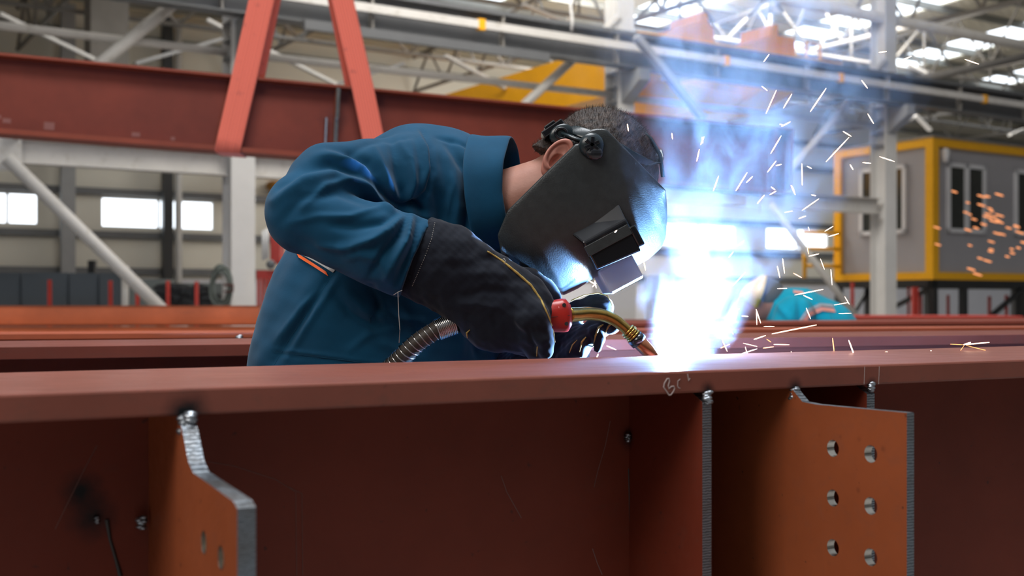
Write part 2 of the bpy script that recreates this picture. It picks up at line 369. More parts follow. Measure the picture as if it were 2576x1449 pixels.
# overhead crane
ec=empty('overhead_crane',BW(12.2,NC+.6,5.2),'orange-yellow overhead travelling crane behind the middle column','crane')
def girder(s0,s1,zb,zt_,n0,n1):
    m=MB(BW)
    m.add([(s0,n0,zt_-.32),(s1,n0,zt_-.32),(s0,n0+1.2,zb),(s1,n0+1.2,zb),(s0,n1,zb),(s1,n1,zb),(s0,n0,zt_),(s1,n0,zt_),(s0,n1,zt_),(s1,n1,zt_)],
      [(0,1,3,2),(2,3,5,4),(6,8,9,7),(0,6,7,1),(4,5,9,8),(0,2,4,8,6),(1,7,9,5,3)]); return m
girder(12.0,12.75,4.62,5.48,NC+.5,32).build('bridge_girder',M['yellow'],ec)
girder(15.0,15.75,4.66,5.40,NC+.5,32).build('bridge_girder',M['yellow'],ec)
MB(BW).box((11.6,16.3),(NC+.25,NC+.5),(5.19,5.42)).build('end_carriage',M['yellow'],ec)
def crane_prism(pts,n0,dn,name):
    v=[(s_at(x,n0),n0,z_at(x,y,n0)) for x,y in pts]; k=len(v); m=MB(BW); m.add(v+[(a,b+dn,c) for a,b,c in v],[tuple(range(k)),tuple(range(k,2*k))[::-1]]+[(i,(i+1)%k,(i+1)%k+k,i+k) for i in range(k)]); return m.build(name,M['yellow'],ec)
crane_prism([(1630,98),(1700,70),(1762,55),(1764,32),(1778,32),(1782,56),(1796,75),(1798,135),(1700,122)],NC+.9,.8,'hoist_housing')
crane_prism([(1826,128),(1940,90),(1942,62),(1956,62),(1958,90),(2000,96),(2002,168),(1900,150)],NC+.9,.8,'trolley_frame')
crane_prism([(1583,185),(1690,207),(1875,240),(1850,263),(1742,268),(1675,302),(1583,300)],NC+1.3,.6,'lower_haunch')
m=MB(BW); m.v=[]; (lambda *a:0)([(13.3,NC+.8,5.45),(15.0,NC+.8,5.45),(15.0,NC+1.6,5.45),(13.3,NC+1.6,5.45),(14.6,NC+.8,5.98),(15.0,NC+.8,5.98),(15.0,NC+1.6,5.98),(14.6,NC+1.6,5.98)],[(0,3,2,1),(4,5,6,7),(0,1,5,4),(1,2,6,5),(2,3,7,6),(3,0,4,7)])
m=MB(); 
for a,b in (((15.75,5.42),(15.75,5.8)),((16.1,5.42),(16.1,5.8)),((15.75,5.8),(16.1,5.8))): m.tube([BW(a[0],NC+.6,a[1]),BW(b[0],NC+.6,b[1])],.025,8)
m.build('guard_rail',M['yellow'],ec)

# site cabin on its black frame
nC=NC+1.9; sC=s_at(2347,nC); DC=CB*sC+SB*nC
zc1=CZ+(HY-343)/F*DC; zc0=CZ+(HY-703)/F*DC
Lc=7.0; Wc=2.75
M['cabinwall']=flat('cabin_grey_panel',(.40,.39,.41),.5,var=.04,scale=1)
M['cabinyellow']=flat('cabin_yellow_frame',(.98,.48,.008),.45,var=.04)
M['glass']=flat('dark_window_glass',(.045,.05,.045),.12,spec=.6)
M['pvc']=flat('white_window_frame',(.78,.78,.80),.4,var=.03)
ec=empty('site_cabin',BW(sC,nC,zc0),'grey site cabin with orange-yellow corner frame raised on black steel','cabin')
MB(BW).box((sC+.08,sC+Lc),(nC+.08,nC+Wc),(zc0+.08,zc1-.08)).build('cabin_wall',M['cabinwall'],ec)
t=.2
f=MB(BW)
f.box((sC,sC+t),(nC,nC+t),(zc0,zc1)); f.box((sC+Lc-t,sC+Lc),(nC,nC+t),(zc0,zc1)); f.box((sC,sC+t),(nC+Wc-t,nC+Wc),(zc0,zc1))
for za,zb in ((zc0,zc0+.16),(zc1-.2,zc1)):
    f.box((sC+t,sC+Lc-t),(nC,nC+.12),(za,zb)); f.box((sC,sC+.12),(nC+t,nC+Wc-t),(za,zb))
f.build('corner_frame',M['cabinyellow'],ec)
MB(BW).box((sC,sC+Lc),(nC,nC+Wc),(zc1-.04,zc1+.03)).build('cabin_roof',M['grey'],ec)
def cwin_front(px0,px1,za,zb,panes=2):
    a=s_at(px0,nC+.08); b=s_at(px1,nC+.08); fr=MB(BW); t=.09; y=(nC+.02,nC+.09)
    fr.box((a,b),y,(za,za+t)).box((a,b),y,(zb-t,zb)).box((a,a+t),y,(za,zb)).box((b-t,b),y,(za,zb)).box(((a+b)/2-.07,(a+b)/2+.07),y,(za,zb))
    o=fr.build('window_frame',M['pvc'],ec); MB(BW).box((a+.05,b-.05),(nC+.06,nC+.075),(za+.05,zb-.05)).build('window_pane',M['glass'],o)
zwa=zc0+(703-582)/(703-343)*(zc1-zc0); zwb=zc0+(703-404)/(703-343)*(zc1-zc0)
cwin_front(2380,2476,zwa,zwb); cwin_front(2550,2655,zwa,zwb); cwin_front(2760,2850,zwa,zwb)
def n_at(px,s):
    u=(px-CX)/F; return s*(SB-u*CB)/(u*SB+CB)
a=n_at(2282,sC+.08); b=n_at(2166,sC+.08); fr=MB(BW); x=(sC+.01,sC+.09)
fr.box(x,(a,b),(zwa,zwa+.09)).box(x,(a,b),(zwb-.09,zwb)).box(x,(a,a+.09),(zwa,zwb)).box(x,(b-.09,b),(zwa,zwb)).box(x,((a+b)/2-.06,(a+b)/2+.06),(zwa,zwb))
o=fr.build('window_frame',M['pvc'],ec); MB(BW).box((sC+.05,sC+.075),(a+.05,b-.05),(zwa+.05,zwb-.05)).build('window_pane',M['glass'],o)
lp=MB(); P=BW(s_at(2371,nC),nC-.08,zc1-.32); lp.ball(P,.09,12,8); lp.tube([P-Vector((0,0,.02)),P-Vector((0,0,.22))],[.085,.06],12); lp.build('wall_lamp',M['pvc'],ec,True)
ef=empty('cabin_support_frame',BW(sC,nC,0),'black braced steel frame under the grey cabin','frame')
b=MB(BW); b.box((sC,sC+Lc),(nC,nC+.14),(zc0-.16,zc0)); b.box((sC,sC+.14),(nC,nC+Wc),(zc0-.16,zc0)); b.box((sC,sC+Lc),(nC+Wc-.14,nC+Wc),(zc0-.16,zc0)); b.build('top_rail',M['black'],ef)
ss=[sC+.1,s_at(2430,nC),s_at(2520,nC)+.9,sC+Lc-.2]
for s in ss:
    for n_ in (nC+.07,nC+Wc-.07):
        MB(BW).box((s-.07,s+.07),(n_-.07,n_+.07),(0,zc0-.16)).build('post',M['black'],ef)
br=[((ss[0]-.05,nC+Wc-.1),(ss[0],nC+.1)),((ss[1],nC+.05),(ss[2],nC+.05)),((ss[2],nC+.05),(ss[3],nC+.05)),((ss[0],nC+Wc-.07),(ss[1],nC+Wc-.07))]
for k,((s0,n0),(s1,n1)) in enumerate(br):
    MB().bar(BW(s0,n0,zc0-.16 if k==2 else .3),BW(s1,n1,.3 if k==2 else zc0-.16),.09).build('brace',M['black'],ef)
# yellow stair rails left of the cabin
es=empty('stair_railing',BW(s_at(2110,20),20,1.5),'orange-yellow railing left of the grey cabin','railing')
for za,zb in ((2.35,2.35),(1.95,1.95),(2.72,2.72)):
    MB().tube([PD(2020,HY-(za-CZ)*F/27,27),PD(2112,HY-(zb-CZ)*F/27+2,27)],.045,8).build('rail',M['cabinyellow'],es,True)
MB().tube([PD(2024,620,27),PD(2024,700,27)],.05,8).build('post',M['cabinyellow'],es,True)
# ================================================================== steel on the trestles
ZT=1.06
def frame(p0,ang,z0=0,tilt=0):
    """beam frame: s along (right and away), n across (away), z up"""
    es=Vector((math.sin(ang)*math.cos(tilt),math.cos(ang)*math.cos(tilt),math.sin(tilt))); en=Vector((-math.cos(ang),math.sin(ang),0)); up=es.cross(en)
    p0=Vector(p0); return lambda s,n,z: p0+es*s+en*n+up*(z-z0)
A1=math.radians(62.8); FB=frame((0,0,0),A1)
n1,n2=1.216,1.576; nw=1.396; tf=.0285
marks=[((s,n1+.004,ZT-tf+.002),r) for s,r in ((.25,.030),(.9076,.016),(1.052,.017),(1.189,.013))]
mk=[(FB(*p),r) for p,r in marks]+[(FB(.18,nw,.905),.035),(FB(.17,nw,.935),.03),(FB(.9,nw,.955),.022),(FB(.93,nw,1.0),.016),(FB(1.05,n1+.03,1.02),.03)]
# flange primer coloured paler than the web, for hall light caught on top
M['fg_top']=primer('red_primer_flange_lit',(.225,.072,.050),.38,-A1,mk,worn=.5,streak=.55)
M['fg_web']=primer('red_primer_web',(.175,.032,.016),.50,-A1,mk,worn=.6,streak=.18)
M['plate']=primer('orange_red_plate_primer',(.30,.075,.026),.48,0,[(FB(1.052,random.uniform(1.03,1.2),random.uniform(.80,1.0)),random.uniform(.003,.008)) for _ in range(22)],worn=.9,streak=.2)
def bevbox(fr,a,b,c,name,mat,parent,bv=.0015,**k): return MB(fr).box(a,b,c).build(name,mat,parent,bevel=bv,**k)
e1=empty('steel_beam',FB(0,nw,0),'large red-brown primed steel I-beam across the foreground being welded','steel beam')
S0,S1=-1.6,5.2; HB=.86
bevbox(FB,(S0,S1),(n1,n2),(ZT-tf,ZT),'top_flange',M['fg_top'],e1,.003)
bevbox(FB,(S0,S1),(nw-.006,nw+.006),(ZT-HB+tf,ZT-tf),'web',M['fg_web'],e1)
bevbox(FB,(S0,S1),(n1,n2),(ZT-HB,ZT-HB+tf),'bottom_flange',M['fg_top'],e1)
def plate_holes(fr,outline,holes,s,t,name,mats,parent):
    """outline and holes in (n,z); thickness t along s; face material 0, cut edge 1, hole wall 2"""
    bm=bmesh.new(); loops=[]
    def loop(pts): 
        vs=[bm.verts.new((p[0],p[1],0)) for p in pts]; return [bm.edges.new((vs[i],vs[(i+1)%len(vs)])) for i in range(len(vs))],vs
    ed,ov=loop(outline); hv=[]
    for (hn,hz,hr) in holes:
        e2,v2=loop([(hn+hr*math.cos(2*math.pi*k/32),hz+hr*math.sin(2*math.pi*k/32)) for k in range(32)]); ed+=e2; hv.append(v2)
    bmesh.ops.triangle_fill(bm,edges=ed,use_beauty=True)
    bm.verts.index_update(); base=[(v.co.x,v.co.y) for v in bm.verts]; tris=[[v.index for v in f.verts] for f in bm.faces]
    oi=[v.index for v in ov]; hi=[[v.index for v in h] for h in hv]; bm.free()
    N=len(base); mb=MB(fr); vs=[(s,a,b) for a,b in base]+[(s+t,a,b) for a,b in base]
    mb.add(vs,[]); 
    for f in tris: mb.f.append(tuple(f)); mb.m.append(0); mb.f.append(tuple(i+N for i in f[::-1])); mb.m.append(0)
    for lp,mi in [(oi,1)]+[(h,2) for h in hi]:
        for i in range(len(lp)):
            a,b=lp[i],lp[(i+1)%len(lp)]; mb.f.append((a,b,b+N,a+N)); mb.m.append(mi)
    return mb.build(name,mats,parent)
mats3=[M['plate'],M['cut'],M['holes']]
zf=ZT-tf; zb=ZT-HB+tf
# plain stiffeners, flush with the flange edge
for s in (.9076,1.189,-.75,2.6): plate_holes(FB,[(n1+.002,zb),(nw-.006,zb),(nw-.006,zf),(n1+.028,zf),(n1+.002,zf-.012)],[],s-.007,.0143,'stiffener_plate',[M['fg_web'],M['cut'],M['holes']],e1)
# connection plates that stand out past the flange
t1=.0158
plate_holes(FB,[(.976,zb+.02),(nw-.006,zb+.02),(nw-.006,zf),(1.218,zf),(1.200,zf-.014),(1.172,.990),(1.150,.982),(.990,.979),(.976,.975)],
   [(1.103,.923,.011),(1.035,.922,.011),(1.103,.853,.011),(1.035,.852,.011)],.25-t1/2,t1,'connection_plate',mats3,e1,)
hs=[]
for (px,py) in ((2095,1128),(2190,1142),(2095,1253),(2190,1273),(2095,1378),(2190,1402)):
    u=(px-CX)/F; s=1.046; n=s*(.889-u*.457)/(u*.889+.457); d=.457*s+.889*n; hs.append((n,CZ-(py-HY)/F*d,.0108))
plate_holes(FB,[(1.013,zb+.02),(nw-.006,zb+.02),(nw-.006,zf),(1.216,zf),(1.203,zf-.010),(1.195,1.0155),(1.17,1.0140),(1.013,1.0165)],hs,1.046,.0117,'connection_plate',mats3,e1)
# weld tacks
def tack(fr,p,r,parent,k=4):
    m=MB(); c=fr(*p); k=k*3
    for i in range(k): m.ball(c+Vector((random.uniform(-.3,.3)*r,random.uniform(-.2,.2)*r,(i/k-.5)*1.5*r)),(r*.55,r*.5,r*.3),12,8,jit=.06)
    return m.build('weld_tack',M['weld'],parent,True)
tack(FB,(.25,n1-.003,zf-.008),.014,e1,5); tack(FB,(.9076,n1,zf-.006),.010,e1); tack(FB,(1.052,n1+.002,zf-.006),.010,e1); tack(FB,(1.189,n1,zf-.002),.008,e1)
tack(FB,(.232,nw-.02,.897),.009,e1,3); tack(FB,(.185,nw-.008,.902),.005,e1,2); tack(FB,(.895,nw-.012,.957),.007,e1,3); tack(FB,(.922,n1+.06,.965),.008,e1,2)
# chalk writing on the flange edge
M['chalk']=flat('chalk',(.42,.33,.31),.9)
def edgepx(px,py):
    u=(px-CX)/F; s=(u*.889*n1+.457*n1)/(.889-u*.457); D=.457*s+.889*n1
    return FB(s,n1-.0004,CZ-(py-HY)/F*D)
def zo(pts): return [edgepx(1600+x/8.523,900+y/8.523) for x,y in pts]
m=MB()
m.tube(zo([(700,800),(650,720),(585,630),(600,550),(660,450),(700,445),(710,500),(685,600),(700,665),(745,620),(800,610),(820,660),(790,730),(740,795),(700,800)]),.0009,6)
m.tube(zo([(940,460),(890,500),(885,600),(900,640),(940,655)]),.0006,6)
m.tube(zo([(1100,350),(1110,420),(1120,490),(1150,440)]),.0008,6)
for x in (1128,1218): m.tube([edgepx(1716+x/2.46,860+152/2.46),edgepx(1716+(x-4)/2.46,860+262/2.46)],.0004,6)
m.build('chalk_mark',M['chalk'],e1)
# scratches on the web
def webpx(px,py):
    u=(px-CX)/F; n=nw-.0062; s=(u*.889*n+.457*n)/(.889-u*.457); D=.457*s+.889*n; return FB(s,n,CZ-(py-HY)/F*D)
M['scratch']=flat('scratched_primer',(.20,.10,.085),.6); M['dark']=flat('dark_drip',(.03,.025,.022),.5)
m=MB(); q=lambda pts,ox=860,oy=860:[webpx(ox+x/2.46,oy+y/2.46) for x,y in pts]
m.tube(q([(1660,490),(1630,640),(1580,810),(1560,900)]),.0005,5); m.tube(q([(985,830),(1020,930),(1110,1090)]),.0006,5); m.tube(q([(1550,1280),(1580,1370),(1610,1440)]),.0007,5)
m.tube(q([(1280,740),(1450,770),(1700,850),(1830,930),(1835,1449)],0),.0004,5); m.tube(q([(1790,900),(1868,940),(1872,1449)],0),.0004,5); m.tube(q([(600,640),(500,830),(340,1160)],0),.0005,5)
m.build('scratch_marks',M['scratch'],e1)
m=MB(); m.tube(q([(1773,785),(1778,1000),(1785,1449)]),.0008,5); m.tube(q([(660,1100),(680,1220),(720,1360),(745,1449)],0),[.0028,.002,.0022,.003],6); m.build('dark_drips',M['dark'],e1)
# trestles under the beam
for i,s in enumerate((-.9,3.2)):
    e=empty('trestle',FB(s,nw,0),['low grey steel trestle carrying the left end of the foreground beam','low grey steel trestle carrying the right end of the foreground beam'][i],'trestle')
    MB(FB).box((s-.05,s+.05),(nw-.45,nw+.45),(ZT-HB-.08,ZT-HB)).build('cross_bar',M['dgrey'],e)
    for q_ in (-.38,.38): MB(FB).box((s-.04,s+.04),(nw+q_-.04,nw+q_+.04),(0,ZT-HB-.08)).build('leg',M['dgrey'],e)

def ibeam(fr,s0,s1,nc,wd,zt_,h,tf_,tw,mat,matw,parent,top='top_flange'):
    bevbox(fr,(s0,s1),(nc-wd/2,nc+wd/2),(zt_-tf_,zt_),top,mat,parent); bevbox(fr,(s0,s1),(nc-tw/2,nc+tw/2),(zt_-h+tf_,zt_-tf_),'web',matw,parent)
    bevbox(fr,(s0,s1),(nc-wd/2,nc+wd/2),(zt_-h,zt_-h+tf_),'bottom_flange',mat,parent)
# second beam, behind the welder
a2=math.radians(70.5); b0=PZ(0,873,ZT); F2=frame(b0,a2,ZT)
M['p2']=primer('red_primer_back_beam',(.20,.055,.04),.42,-a2,[(F2(s,-.002,ZT-.03),.025) for s in (.64,1.22,2.9)],streak=.4)
e2=empty('steel_beam',F2(0,.18,0),'red-brown primed beam just behind the welder, second from the camera','steel beam')
ibeam(F2,-.8,6,.185,.36,ZT,.7,.025,.012,M['p2'],M['p2'],e2)
for s in (.64,1.22,2.9):
    plate_holes(F2,[(.002,ZT-.6),(.178,ZT-.6),(.178,ZT-.025),(.002,ZT-.025)],[],s-.008,.016,'stiffener_plate',[M['p2'],M['cut'],M['cut']],e2); tack(F2,(s,0,ZT-.03),.012,e2,3)
for s in (-.4,4.6):
    e=empty('trestle',F2(s,.18,0),['grey trestle under the left end of the second beam','grey trestle under the right end of the second beam'][s>0],'trestle')
    MB(F2).box((s-.05,s+.05),(-.1,.5),(.27,.36)).build('cross_bar',M['dgrey'],e)
    for q_ in (-.06,.42): MB(F2).box((s-.04,s+.04),(q_,q_+.08),(0,.27)).build('leg',M['dgrey'],e)
# third beam: bright rim behind the second
M['p3']=primer('bright_primer_beam',(.36,.085,.04),.5,0,worn=.1,streak=.2)
def farbeam(px0,y0,px1,y1,z,h,wd,lab,mat,s0=-.5,s1=8,tf_=.016,group=None):
    p=PZ(px0,y0,z); q=PZ(px1,y1,z); ang=math.atan2(q.x-p.x,q.y-p.y); fr=frame(p,ang,z)
    e=empty('steel_beam',fr(0,wd/2,0) if z-h<.05 else fr(0,wd/2,0),lab,'steel beam')
    ibeam(fr,s0,(q-p).length+s1,wd/2,wd,z,h,tf_,.01,mat,mat,e); return fr,e
f3,e3=farbeam(0,840,2576,823,ZT,.6,.22,'orange-red beam whose rim shows just above the second beam',M['p3'],-.5,1.5)
tack(f3,(.62,0,ZT-.02),.016,e3,3)
M['p4']=primer('red_primer_far',(.29,.07,.045),.5,0,worn=.1)
f4,e4=farbeam(1500,812.5,2576,806,ZT,.5,.3,'red beam at right, third row beyond the glare',M['p4'],-.3,1.5)
f5,e5=farbeam(1250,806,2576,801,.98,.45,.3,'farthest low red beam under the cabin, running to the right edge',M['p4'],-.2,3)
# stacked orange channels at left
M['p6']=primer('orange_primer_stack',(.50,.13,.05),.5,0,worn=.05,streak=.3)
for i,(D,za,zb_,lab) in enumerate([(7.2,.99,1.115,'bright orange-primed channel section lying on top of the stack at left'),(7.0,.86,.985,'orange-primed channel section under the topmost one at left'),(6.8,.73,.855,'lowest visible orange-primed channel of the left stack')]):
    p=PD(-60,800,D); fr=frame(p,math.radians(84),p.z-0)
    fr=frame((p.x,p.y,0),math.radians(84)); e=empty('steel_channel',fr(0,.1,0),lab,'steel channel')
    MB(fr).box((0,1.72*D/7.2*1),(0,.012),(za,zb_)).build('web',M['p6'],e); L=1.72*D/7.2
    MB(fr).box((0,L),(0,.2),(zb_-.012,zb_)).build('flange',M['p6'],e); MB(fr).box((0,L),(0,.2),(za,za+.012)).build('flange',M['p6'],e)
for i,s in enumerate((.25,1.4)):
    e=MB(fr).box((s,s+.12),(0,.22),(0,.73)).build('support_block',M['dgrey'],label=['grey support block under the left end of the orange channels','grey support block under the right end of the orange channels'][i],cat='support')

# ------------------------------------------------------------------ hoisted beam in slings
D0,D1=6.55,7.93
pa=PD(-40,128,D0-.03); pb=PD(1998,322,D1); ang=math.atan2(pb.x-pa.x,pb.y-pa.y); tilt=math.asin((pb.z-pa.z)/(pb-pa).length)
HFr=frame(pa,ang,0,tilt); LH=(pb-pa).length; HH=.455
eh=empty('hoisted_beam',HFr(LH/2,.1,-HH),'dark red primed I-beam hanging in two orange slings behind the welder','steel beam')
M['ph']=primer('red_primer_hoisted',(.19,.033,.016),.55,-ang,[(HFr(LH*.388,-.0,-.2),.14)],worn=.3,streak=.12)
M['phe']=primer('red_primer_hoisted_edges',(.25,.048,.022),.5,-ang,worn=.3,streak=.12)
bevbox(HFr,(-.6,LH),(0,.2),(-.016,0),'top_flange',M['phe'],eh); bevbox(HFr,(-.6,LH),(.095,.105),(-HH+.03,-.016),'web',M['ph'],eh); bevbox(HFr,(-.6,LH),(0,.2),(-HH,-HH+.03),'bottom_flange',M['phe'],eh)
sh=LH*.388
plate_holes(HFr,[(.0,-.2),(.0,-.018),(.093,-.018),(.093,-.42),(.03,-.42),(.03,-.2)],[],sh,.022,'stiffener_plate',[M['plate'],M['holes'],M['cut']],eh)
plate_holes(HFr,[(.03,-.2),(.03,-.425),(.093,-.425),(.093,-.2)],[],sh-.055,.01,'stiffener_plate',[M['ph'],M['cut'],M['cut']],eh)
MB(HFr).ball((sh+.0,.0,-HH+.03),.014,8,6).build('weld_tack',M['weld'],eh,True)
MB(HFr).box((LH-.012,LH),(.0,.2),(-HH,0)).build('end_plate',M['phe'],eh)
for px,w_ in ((1958,.04),): MB(HFr).box((LH-.14,LH-.12),(-.0,.095),(-HH+.03,-.016)).build('stiffener_plate',M['ph'],eh)
m=MB(HFr); 
for s,z_ in ((.32,-.40),(.80,-.40),(1.02,-.405),(.06,-.36),(.10,-.38)): m.box((s,s+random.uniform(.02,.06)),(.0935,.0948),(z_,z_+random.uniform(.015,.05)))
M['chalk2']=flat('faint_chalk',(.25,.10,.08),.9); m.build('chalk_marks',M['chalk2'],eh)
# slings
msl,nt,bs=new_mat('orange_sling_webbing'); v=coords(nt,'UV')
w=nt.nodes.new('ShaderNodeTexWave'); w.bands_direction='X'; w.inputs['Scale'].default_value=.36; w.inputs['Distortion'].default_value=.4; nt.links.new(v,w.inputs['Vector'])
c=mixc(nt,ramp(nt,w.outputs['Fac'],[(.0,0),(.3,1)]),(.50,.075,.05),(.86,.17,.10)); d=ramp(nt,noise(nt,14,5,.7,coords(nt)),[(.6,0),(.78,.6)]); c=mixc(nt,d,c,(.22,.05,.04))
nt.links.new(c,bs.inputs['Base Color']); bs.inputs['Roughness'].default_value=.8; bs.inputs['Sheen Weight'].default_value=.3; bump(nt,bs,w.outputs['Fac'],.5,.002)
Lx=HFr(0,0,0); 
def sling(sc,lab,apex,wd,ds=0):
    """flat webbing loop: up the front face, over the hook, down behind and under the beam"""
    es=(HFr(1,0,0)-HFr(0,0,0)); rows=[]
    path=[(None)]
    base=[HFr(sc,-.006,-HH-.004),HFr(sc,.206,-HH-.004),HFr(sc,.206,0.0)]
    sa=(apex-HFr(0,0,0)).dot(es); bt=HFr(sc,-.006,-HH-.004); tt_=HH/(apex.z-bt.z)
    pts=[apex+Vector((0,-.05,0)), HFr(sc+(sa-sc)*tt_,-.010,.004), HFr(sc,-.008,-HH-.004), HFr(sc+ds,.208,-HH-.004), HFr(sc+ds+(sa-sc)*tt_,.208,.004), apex+Vector((0,.05,0))]
    dense=[]
    for i in range(len(pts)-1):
        k=20 if i in (0,4) else 6
        for j in range(k): dense.append(pts[i].lerp(pts[i+1],j/k))
    dense.append(pts[-1])
    vs=[];fs=[];uv=[]
    for i,p in enumerate(dense):
        t=(dense[min(i+1,len(dense)-1)]-dense[max(i-1,0)]).normalized()
        wv=(es-t*es.dot(t)).normalized()
        if i>30 and i<34: wv=es.normalized()
        for k in range(9):
            x=(k/8-.5); vs.append(p+wv*wd*x+Vector((0,math.sin(k*2.1)*.002,0))); uv.append((k/8*7,i*.1))
    n=len(dense)
    for i in range(n-1):
        for k in range(8): a=i*9+k; fs.append((a,a+1,a+10,a+9))
    me=bpy.data.meshes.new('lifting_sling'); me.from_pydata(vs,[],fs); me.materials.append(msl)
    ul=me.uv_layers.new(name='uv')
    for lp in me.loops: ul.data[lp.index].uv=uv[lp.vertex_index]
    me.polygons.foreach_set('use_smooth',[True]*len(fs))
    o=bpy.data.objects.new('lifting_sling',me); COL.objects.link(o); PM[o.name]=Matrix.Identity(4)
    so=o.modifiers.new('thick','SOLIDIFY'); so.thickness=.007; so.offset=0
    tag(o,lab,'sling'); return o
apex=PD(762,-440,7.1)
def s_on(px):
    best=None
    for k in range(4000):
        s=k*LH/4000; p=HFr(s,0,-HH); x=CX+F*p.x/p.y
        if x>=px: return s
sling(s_on(571),'left orange webbing sling wrapped under the hoisted red beam',apex,.148,.05)
sling(s_on(951),'right orange webbing sling rising from behind the blue jacket',apex,.135)
eho=empty('crane_hook',apex,'steel crane hook holding both orange slings','hook')
MB().tube([apex+Vector((math.sin(a)*.09,0,math.cos(a)*.09-.02)) for a in np.linspace(.4,5.2,22)],.035,12).build('hook',M['yellow'],eho,True)
MB().tube([apex+Vector((0,0,.05)),apex+Vector((0,0,3.5))],.015,8).build('wire_rope',M['dgrey'],eho)

# ------------------------------------------------------------------ stores along the left wall
M['panelgrey']=flat('dark_grey_panel',(.085,.10,.115),.5,var=.06,scale=1); M['greenish']=flat('grey_green_case',(.19,.21,.20),.6,var=.08); M['sacks']=flat('black_scrap',(.03,.032,.034),.7,var=.6,scale=12)
Dp=16.0
for i,(x0,x1,y0,mat,lab) in enumerate([(-40,50,686,'panelgrey','dark grey cladding panel leaning at the far left edge'),(52,170,686,'panelgrey','dark grey cladding panel between the left edge and the first red post pair'),(172,245,687,'panelgrey','dark grey cladding panel left of the second red post'),(247,312,687,'panelgrey','dark grey cladding panel under the long white brace'),(322,420,702,'greenish','grey-green crate panel right of the white brace'),(424,560,712,'greenish','grey-green crate panel behind the black scrap')]):
    a=PD(x0,y0,Dp); b=PD(x1,y0,Dp); m=MB(); h=a.z-.75
    m.box((a.x,b.x),(Dp+i*.01,Dp+.35),(.02,a.z)); m.box((a.x+.02,b.x-.02),(Dp+i*.01-.02,Dp+i*.01),(.1,a.z-.06)); m.build('cladding_panel',M[mat],label=lab,cat='panel')
redl=['leftmost of the red stanchions before the grey panels','red stanchion touching the upper side of the white brace','short red stanchion right of the white brace','red stanchion at the left side of the black scrap','red stanchion at the right side of the black scrap']
for (x,y0),lab in zip(((125,704),(278,706),(346,713),(423,706),(495,708)),redl):
    p=PD(x,y0,14.6); MB().box((p.x-.02,p.x+.02),(14.58,14.62),(0,p.z)).build('red_stanchion',M['red'],label=lab,cat='post')
m=MB()
for k in range(40): 
    p=PD(random.uniform(412,545),random.uniform(722,768),15.2); m.ball(p,(random.uniform(.05,.14),.1,random.uniform(.04,.09)),8,6,jit=.2)
for k in range(60):
    p=PD(random.uniform(412,545),735,15.2); m.ball(Vector((p.x,p.y,random.uniform(.05,1.08))),(random.uniform(.08,.16),.14,random.uniform(.07,.14)),8,6,jit=.2)
m.build('scrap_heap',M['sacks'],label='heap of black scrap between the red stanchions',cat='scrap',kind='stuff')
p=PD(315,668,15.4); MB().tube([Vector((p.x,p.y,0)),p],.05,10).build('pipe_post',M['white'],smooth=True,label='short pale pipe post standing below the white brace',cat='post')
p=PD(229,655,17); MB().box((p.x-.05,p.x+.05),(17,17.1),(0,p.z)).build('dark_post',M['black'],label='short dark post behind the grey panels',cat='post')
# cable coil on the column
M['hose']=flat('grey_green_hose',(.13,.15,.13),.6)
c0=PD(556,722,14.0); m=MB()
for k in range(7):
    r=.14+.012*k; m.tube([c0+Vector((math.cos(t)*r*.62,.02*math.sin(3*t+k)+.03*(k%3),math.sin(t)*r*1.25)) for t in np.linspace(0,2*math.pi,28)],.013,6,cap=False)
m.tube([c0+Vector((-.02,0,-.2)),PD(553,800,14.0),PD(551,850,14.0)],.012,6)
m.build('cable_coil',M['hose'],smooth=True,label='coil of grey-green cable hung on the first white column',cat='cable')
br=MB(); p=PD(571,721,13.95); br.bar(p+Vector((-.04,0,.02)),p+Vector((.07,0,.02)),.03); br.bar(p+Vector((-.04,0,-.06)),p+Vector((.07,0,-.06)),.02); br.bar(p+Vector((.07,0,.03)),p+Vector((.07,0,-.06)),.02)
M['rust']=flat('rusty_bracket',(.10,.04,.03),.7); br.build('coil_bracket',M['rust'],label='small rusty bracket on the column beside the cable coil',cat='bracket')
# red machine right of the column
em=empty('red_machine',PD(690,755,12.5)*1,'red sawing machine between the white column and the jacket','machine')
em.location.z=0; PM[em.name]=Matrix.Translation(em.location).inverted()
D=12.5
def rb(x0,y0,x1,y1,d,mat,name,D=D,rel=0): 
    a=PD(x0,y0,D); b=PD(x1,y1,D); return MB().box((a.x,b.x),(D+rel,D+rel+d),(b.z,a.z)).build(name,M[mat],em)
rb(645,680,703,700,.4,'red','hood'); rb(680,570,704,662,.25,'red','mast'); rb(699,658,730,682,.3,'red','blade_guard')
MB(None).ball(PD(681,665,12.4),.05,10,8).build('motor',M['dgrey'],em,True)
m=MB()
for x in (652,662,673,684,696,708,718): a=PD(x,700,12.45); m.box((a.x-.012,a.x+.012),(12.4,12.45),(1.0,a.z))
m.build('guard_bars',M['red'],em); rb(645,700,735,900,.02,'whitel','back_panel',rel=.3)
m=MB(); a=PD(665,610,12.4); m.tube([PD(663,580,12.4),PD(663,655,12.4)],.02,8); m.tube([PD(671,575,12.4),PD(671,650,12.4)],.02,8); m.build('hydraulic_rod',M['whitel'],em,True)
rb(645,740,735,985,.6,'red','cabinet',rel=.35)
M['bluebag']=flat('pale_blue_sack',(.16,.24,.42),.7,var=.2,scale=8)
